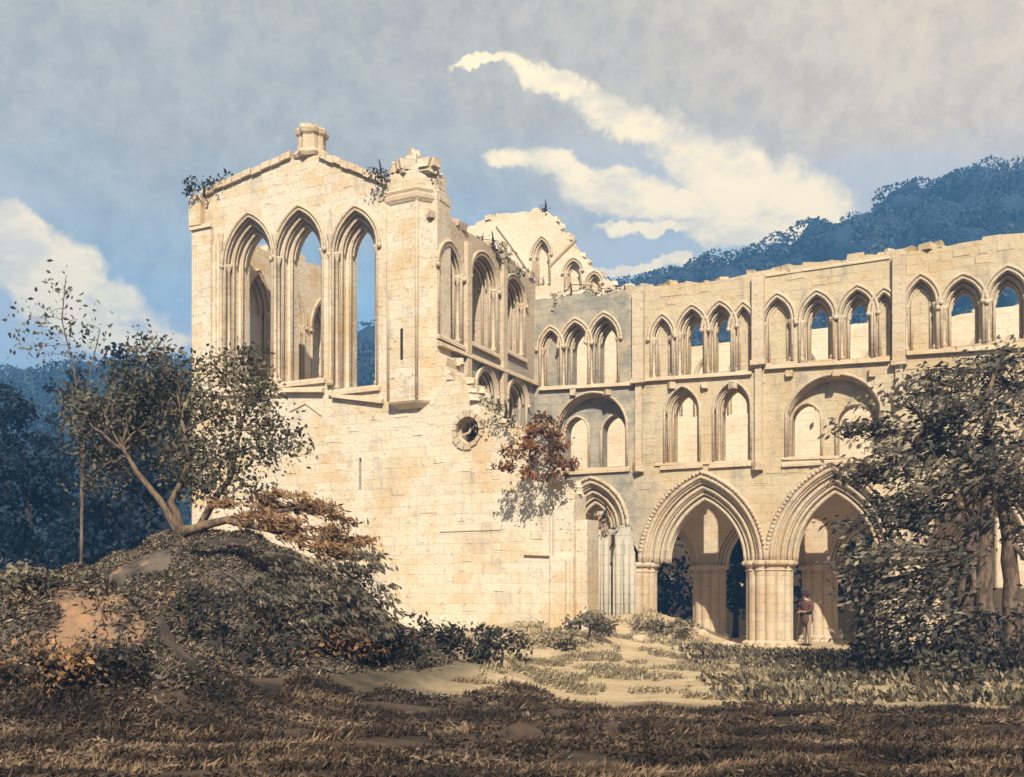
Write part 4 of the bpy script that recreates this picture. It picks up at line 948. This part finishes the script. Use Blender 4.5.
cover('bank_turf', 'short grey brown turf on the banks at left', 76000, f3, leafmat('bank turf', (.035, .028, .021), (.15, .118, .082), (.38, .28, .17)), .10, .05, .26, (.5, -.3, .3), 1.0)
def f4():
    y = rnd.uniform(15, 31); x = rnd.uniform(-.5, 6.5); return x, y, fn(x, y, .7) > .12
cover('pale_grass', 'pale bleached grass on the rubble and trodden ground', 13000, f4, L_pale, .14, .08, .2, (.3, -.2, .6), 1.0)

# rubble blocks and boulders
M_rub = stone('rubble stone', (.5, .4, .26), (.42, .3, .18), (.26, .24, .2), (.12, .08, .05), joints=0)
def boulder(label, x, y, Y, w, h, mat, name='boulder', group='loose stones about the ruin'):
    c = at(x, y, Y); g = gz(c.x, Y); bm = bmesh.new(); bmesh.ops.create_icosphere(bm, subdivisions=3, radius=1); k = Y / F; sd = rnd.uniform(0, 50)
    for v in bm.verts:
        p = v.co.copy(); v.co *= 1 + .28 * noise.fractal(p * 1.1 + Vector((sd, 0, 0)), 1, 2, 4); v.co = Vector((v.co.x * w * k / 2, v.co.y * w * k * .35, v.co.z * h * k * .62))
    me = bpy.data.meshes.new(name); bm.to_mesh(me); bm.free(); me.materials.append(mat)
    o = bpy.data.objects.new(name, me); link(o); o.location = (c.x, Y, g + h * k * .2); tag(o, label, 'stone', group)
M_bo = stone('foreground boulder', (.075, .05, .034), (.06, .038, .022), (.08, .06, .05), (.03, .02, .015), joints=0)
for x, y, Y, w, h, lab, m_ in ((520, 742, 10.6, 46, 20, 'brown rounded boulder in the dark foreground, centre', M_bo), (560, 712, 12.8, 36, 12, 'flat dark boulder behind the central foreground boulder', M_bo), (612, 738, 10.9, 22, 14, 'small brown boulder right of the central foreground boulder', M_bo),
                              (460, 700, 13.6, 30, 10, 'low flat stone below the pair of central bushes', M_bo), (290, 730, 11, 44, 12, 'long low stone in the grass at lower left', M_bo), (790, 703, 14.4, 9, 6, 'tiny grey stone at the edge of the pale path, left one', M_rub), (820, 700, 14.8, 8, 6, 'tiny grey stone at the edge of the pale path, right one', M_rub),
                              (700, 636, 29, 18, 9, 'pale fallen block below the inner pier', M_rub), (675, 632, 28.6, 14, 8, 'pale fallen block on the left of the rubble heap', M_rub), (728, 642, 28.4, 16, 7, 'pale fallen block beside the great fluted pier', M_rub), (640, 640, 27.4, 16, 8, 'pale fallen block low on the rubble heap', M_rub)):
    boulder(lab, x, y, Y, w, h, m_)

# ================================================================== THE MAN IN THE ARCH
def skin(name, verts, edges, radii, mat, parent, root=0, sub=2):
    me = bpy.data.meshes.new(name); me.from_pydata(verts, edges, []); o = bpy.data.objects.new(name, me); link(o)
    o.modifiers.new('skin', 'SKIN'); me.skin_vertices[0].data[root].use_root = True
    for i, r in enumerate(radii): me.skin_vertices[0].data[i].radius = (r, r) if not hasattr(r, '__len__') else r
    s_ = o.modifiers.new('sub', 'SUBSURF'); s_.levels = s_.render_levels = sub
    dg = bpy.context.evaluated_depsgraph_get(); m2 = bpy.data.meshes.new_from_object(o.evaluated_get(dg)); bpy.data.objects.remove(o)
    m2.name = name; m2.materials.clear(); m2.materials.append(mat); m2.polygons.foreach_set('use_smooth', [True] * len(m2.polygons))
    o = bpy.data.objects.new(name, m2); link(o); o.parent = parent; return o
def ball(name, c, r, mat, parent, sub=3, f=None):
    bm = bmesh.new(); bmesh.ops.create_icosphere(bm, subdivisions=sub, radius=1)
    for v in bm.verts:
        p = v.co.copy(); p = f(p) if f else p; v.co = Vector((p.x * r[0] + c[0], p.y * r[1] + c[1], p.z * r[2] + c[2]))
    me = bpy.data.meshes.new(name); bm.to_mesh(me); bm.free(); me.materials.append(mat); me.polygons.foreach_set('use_smooth', [True] * len(me.polygons))
    o = bpy.data.objects.new(name, me); link(o); o.parent = parent; return o
pY = 32.4; pp = at(807, 643, pY); pz = gz(pp.x, pY)
M_coat = plain('brown coat', (.10, .05, .03), .35); M_trous = plain('faded trousers', (.26, .20, .14), .3); M_skin = plain('skin', (.42, .24, .16), .08); M_hat = plain('dark felt', (.035, .022, .018)); M_boot = plain('boots', (.03, .022, .018)); M_shirt = plain('pale kerchief', (.5, .42, .33)); M_hair = plain('dark hair', (.04, .025, .018)); M_stick = plain('stick wood', (.10, .055, .03))
# faces left and a little towards us (-x); local +x is his front
man = thing('person', 'man in brown coat and broad hat standing in the arch leaning on a stick', 'person', (pp.x, pY, pz), R(212))
body = skin('body', [(0, 0, .93), (0, 0, 1.08), (.0, 0, 1.25), (.03, 0, 1.40), (.05, 0, 1.50), (.07, 0, 1.56),
    (0, .10, .88), (.05, .12, .50), (.02, .12, .12), (.02, .12, .05), (.15, .13, .035), (0, -.10, .88), (-.03, -.12, .50), (-.06, -.12, .12), (-.06, -.12, .05), (.08, -.13, .035),
    (.02, .17, 1.40), (.04, .22, 1.16), (.22, .10, 1.10), (.28, .03, 1.12), (.02, -.17, 1.40), (.04, -.23, 1.16), (.22, -.12, 1.08), (.28, -.05, 1.09)],
    [(0, 1), (1, 2), (2, 3), (3, 4), (4, 5), (0, 6), (6, 7), (7, 8), (8, 9), (9, 10), (0, 11), (11, 12), (12, 13), (13, 14), (14, 15), (3, 16), (16, 17), (17, 18), (18, 19), (3, 20), (20, 21), (21, 22), (22, 23)],
    [(.12, .15), (.115, .14), (.12, .155), (.09, .13), .055, .05, .095, .065, .045, .05, .04, .095, .065, .045, .05, .04, .05, .04, .032, .03, .05, .04, .032, .03], M_trous, man)
coat = skin('coat', [(-.01, 0, .66), (0, 0, .93), (0, 0, 1.1), (.0, 0, 1.26), (.02, 0, 1.42), (.02, .18, 1.41), (.04, .235, 1.16), (.19, .12, 1.10), (.02, -.18, 1.41), (.04, -.245, 1.16), (.19, -.14, 1.08)],
    [(0, 1), (1, 2), (2, 3), (3, 4), (4, 5), (5, 6), (6, 7), (4, 8), (8, 9), (9, 10)], [(.20, .24), (.17, .205), (.16, .19), (.165, .21), (.12, .15), .095, .08, .062, .095, .08, .062], M_coat, man)
def facef(p):
    q = p.copy()
    if p.x > .3: q.x += .05 * math.exp(-((p.y) / .25) ** 2 - ((p.z + .05) / .3) ** 2) * 3
    if p.z < -.3: q.x += .08; q.y *= .82
    return q
head = ball('head', (.085, 0, 1.625), (.098, .076, .118), M_skin, man, 3, facef)
for sg in (-1, 1):
    ball('eye', (.172, sg * .031, 1.635), (.012, .014, .009), M_hair, man, 1); ball('ear', (.075, sg * .076, 1.62), (.02, .012, .032), M_skin, man, 2)
ball('mouth', (.175, 0, 1.567), (.012, .026, .006), plain('lips', (.3, .12, .09)), man, 1)
ball('hair', (.055, 0, 1.64), (.098, .086, .10), M_hair, man, 3)
b = MB(); b.lathe([(.19, 1.655), (.20, 1.668), (.10, 1.68), (.10, 1.76), (.085, 1.80), (.04, 1.815)], (.07, 0), 20); h_ = b.build('hat', M_hat, man, True)
b = MB(); b.lathe([(.062, 1.48), (.07, 1.51), (.058, 1.54)], (.06, 0), 12); b.build('kerchief', M_shirt, man, True)
b = MB()
for hx, hy, hz, sg in ((.30, .02, 1.12, 1), (.30, -.04, 1.09, -1)):
    b.tube([(hx - .04, hy, hz), (hx + .0, hy, hz), (hx + .04, hy, hz - .01)], [.03, .04, .03], 8)
    for k in range(4): yy = hy + (k - 1.5) * .018; b.tube([(hx + .03, yy, hz + .02), (hx + .075, yy, hz + .015), (hx + .085 - .006 * k, yy, hz - .02), (hx + .06, yy, hz - .035)], [.0095, .009, .0085, .007], 6)
    b.tube([(hx, hy + sg * .03, hz + .01), (hx + .04, hy + sg * .05, hz + .0), (hx + .07, hy + sg * .035, hz - .01)], [.012, .01, .008], 6)
b.build('hands', M_skin, man, True)
for sg, x0 in ((1, .02), (-1, -.06)):
    ball('boot', (x0 + .055, sg * .125, .045), (.15, .055, .05), M_boot, man, 2, lambda p: Vector((p.x, p.y, max(p.z, -.85))))
stk = thing('walking_stick', 'thin brown stick under the standing man\'s hands', 'stick', man.location + Matrix.Rotation(R(212), 3, 'Z') @ Vector((.52, 0, 0)), R(212))
b = MB(); b.tube([(0, 0, -.06), (-.08, -.005, .5), (-.17, 0, 1.08), (-.19, 0, 1.16)], [.018, .02, .024, .026], 8); b.build('shaft', M_stick, stk, True)
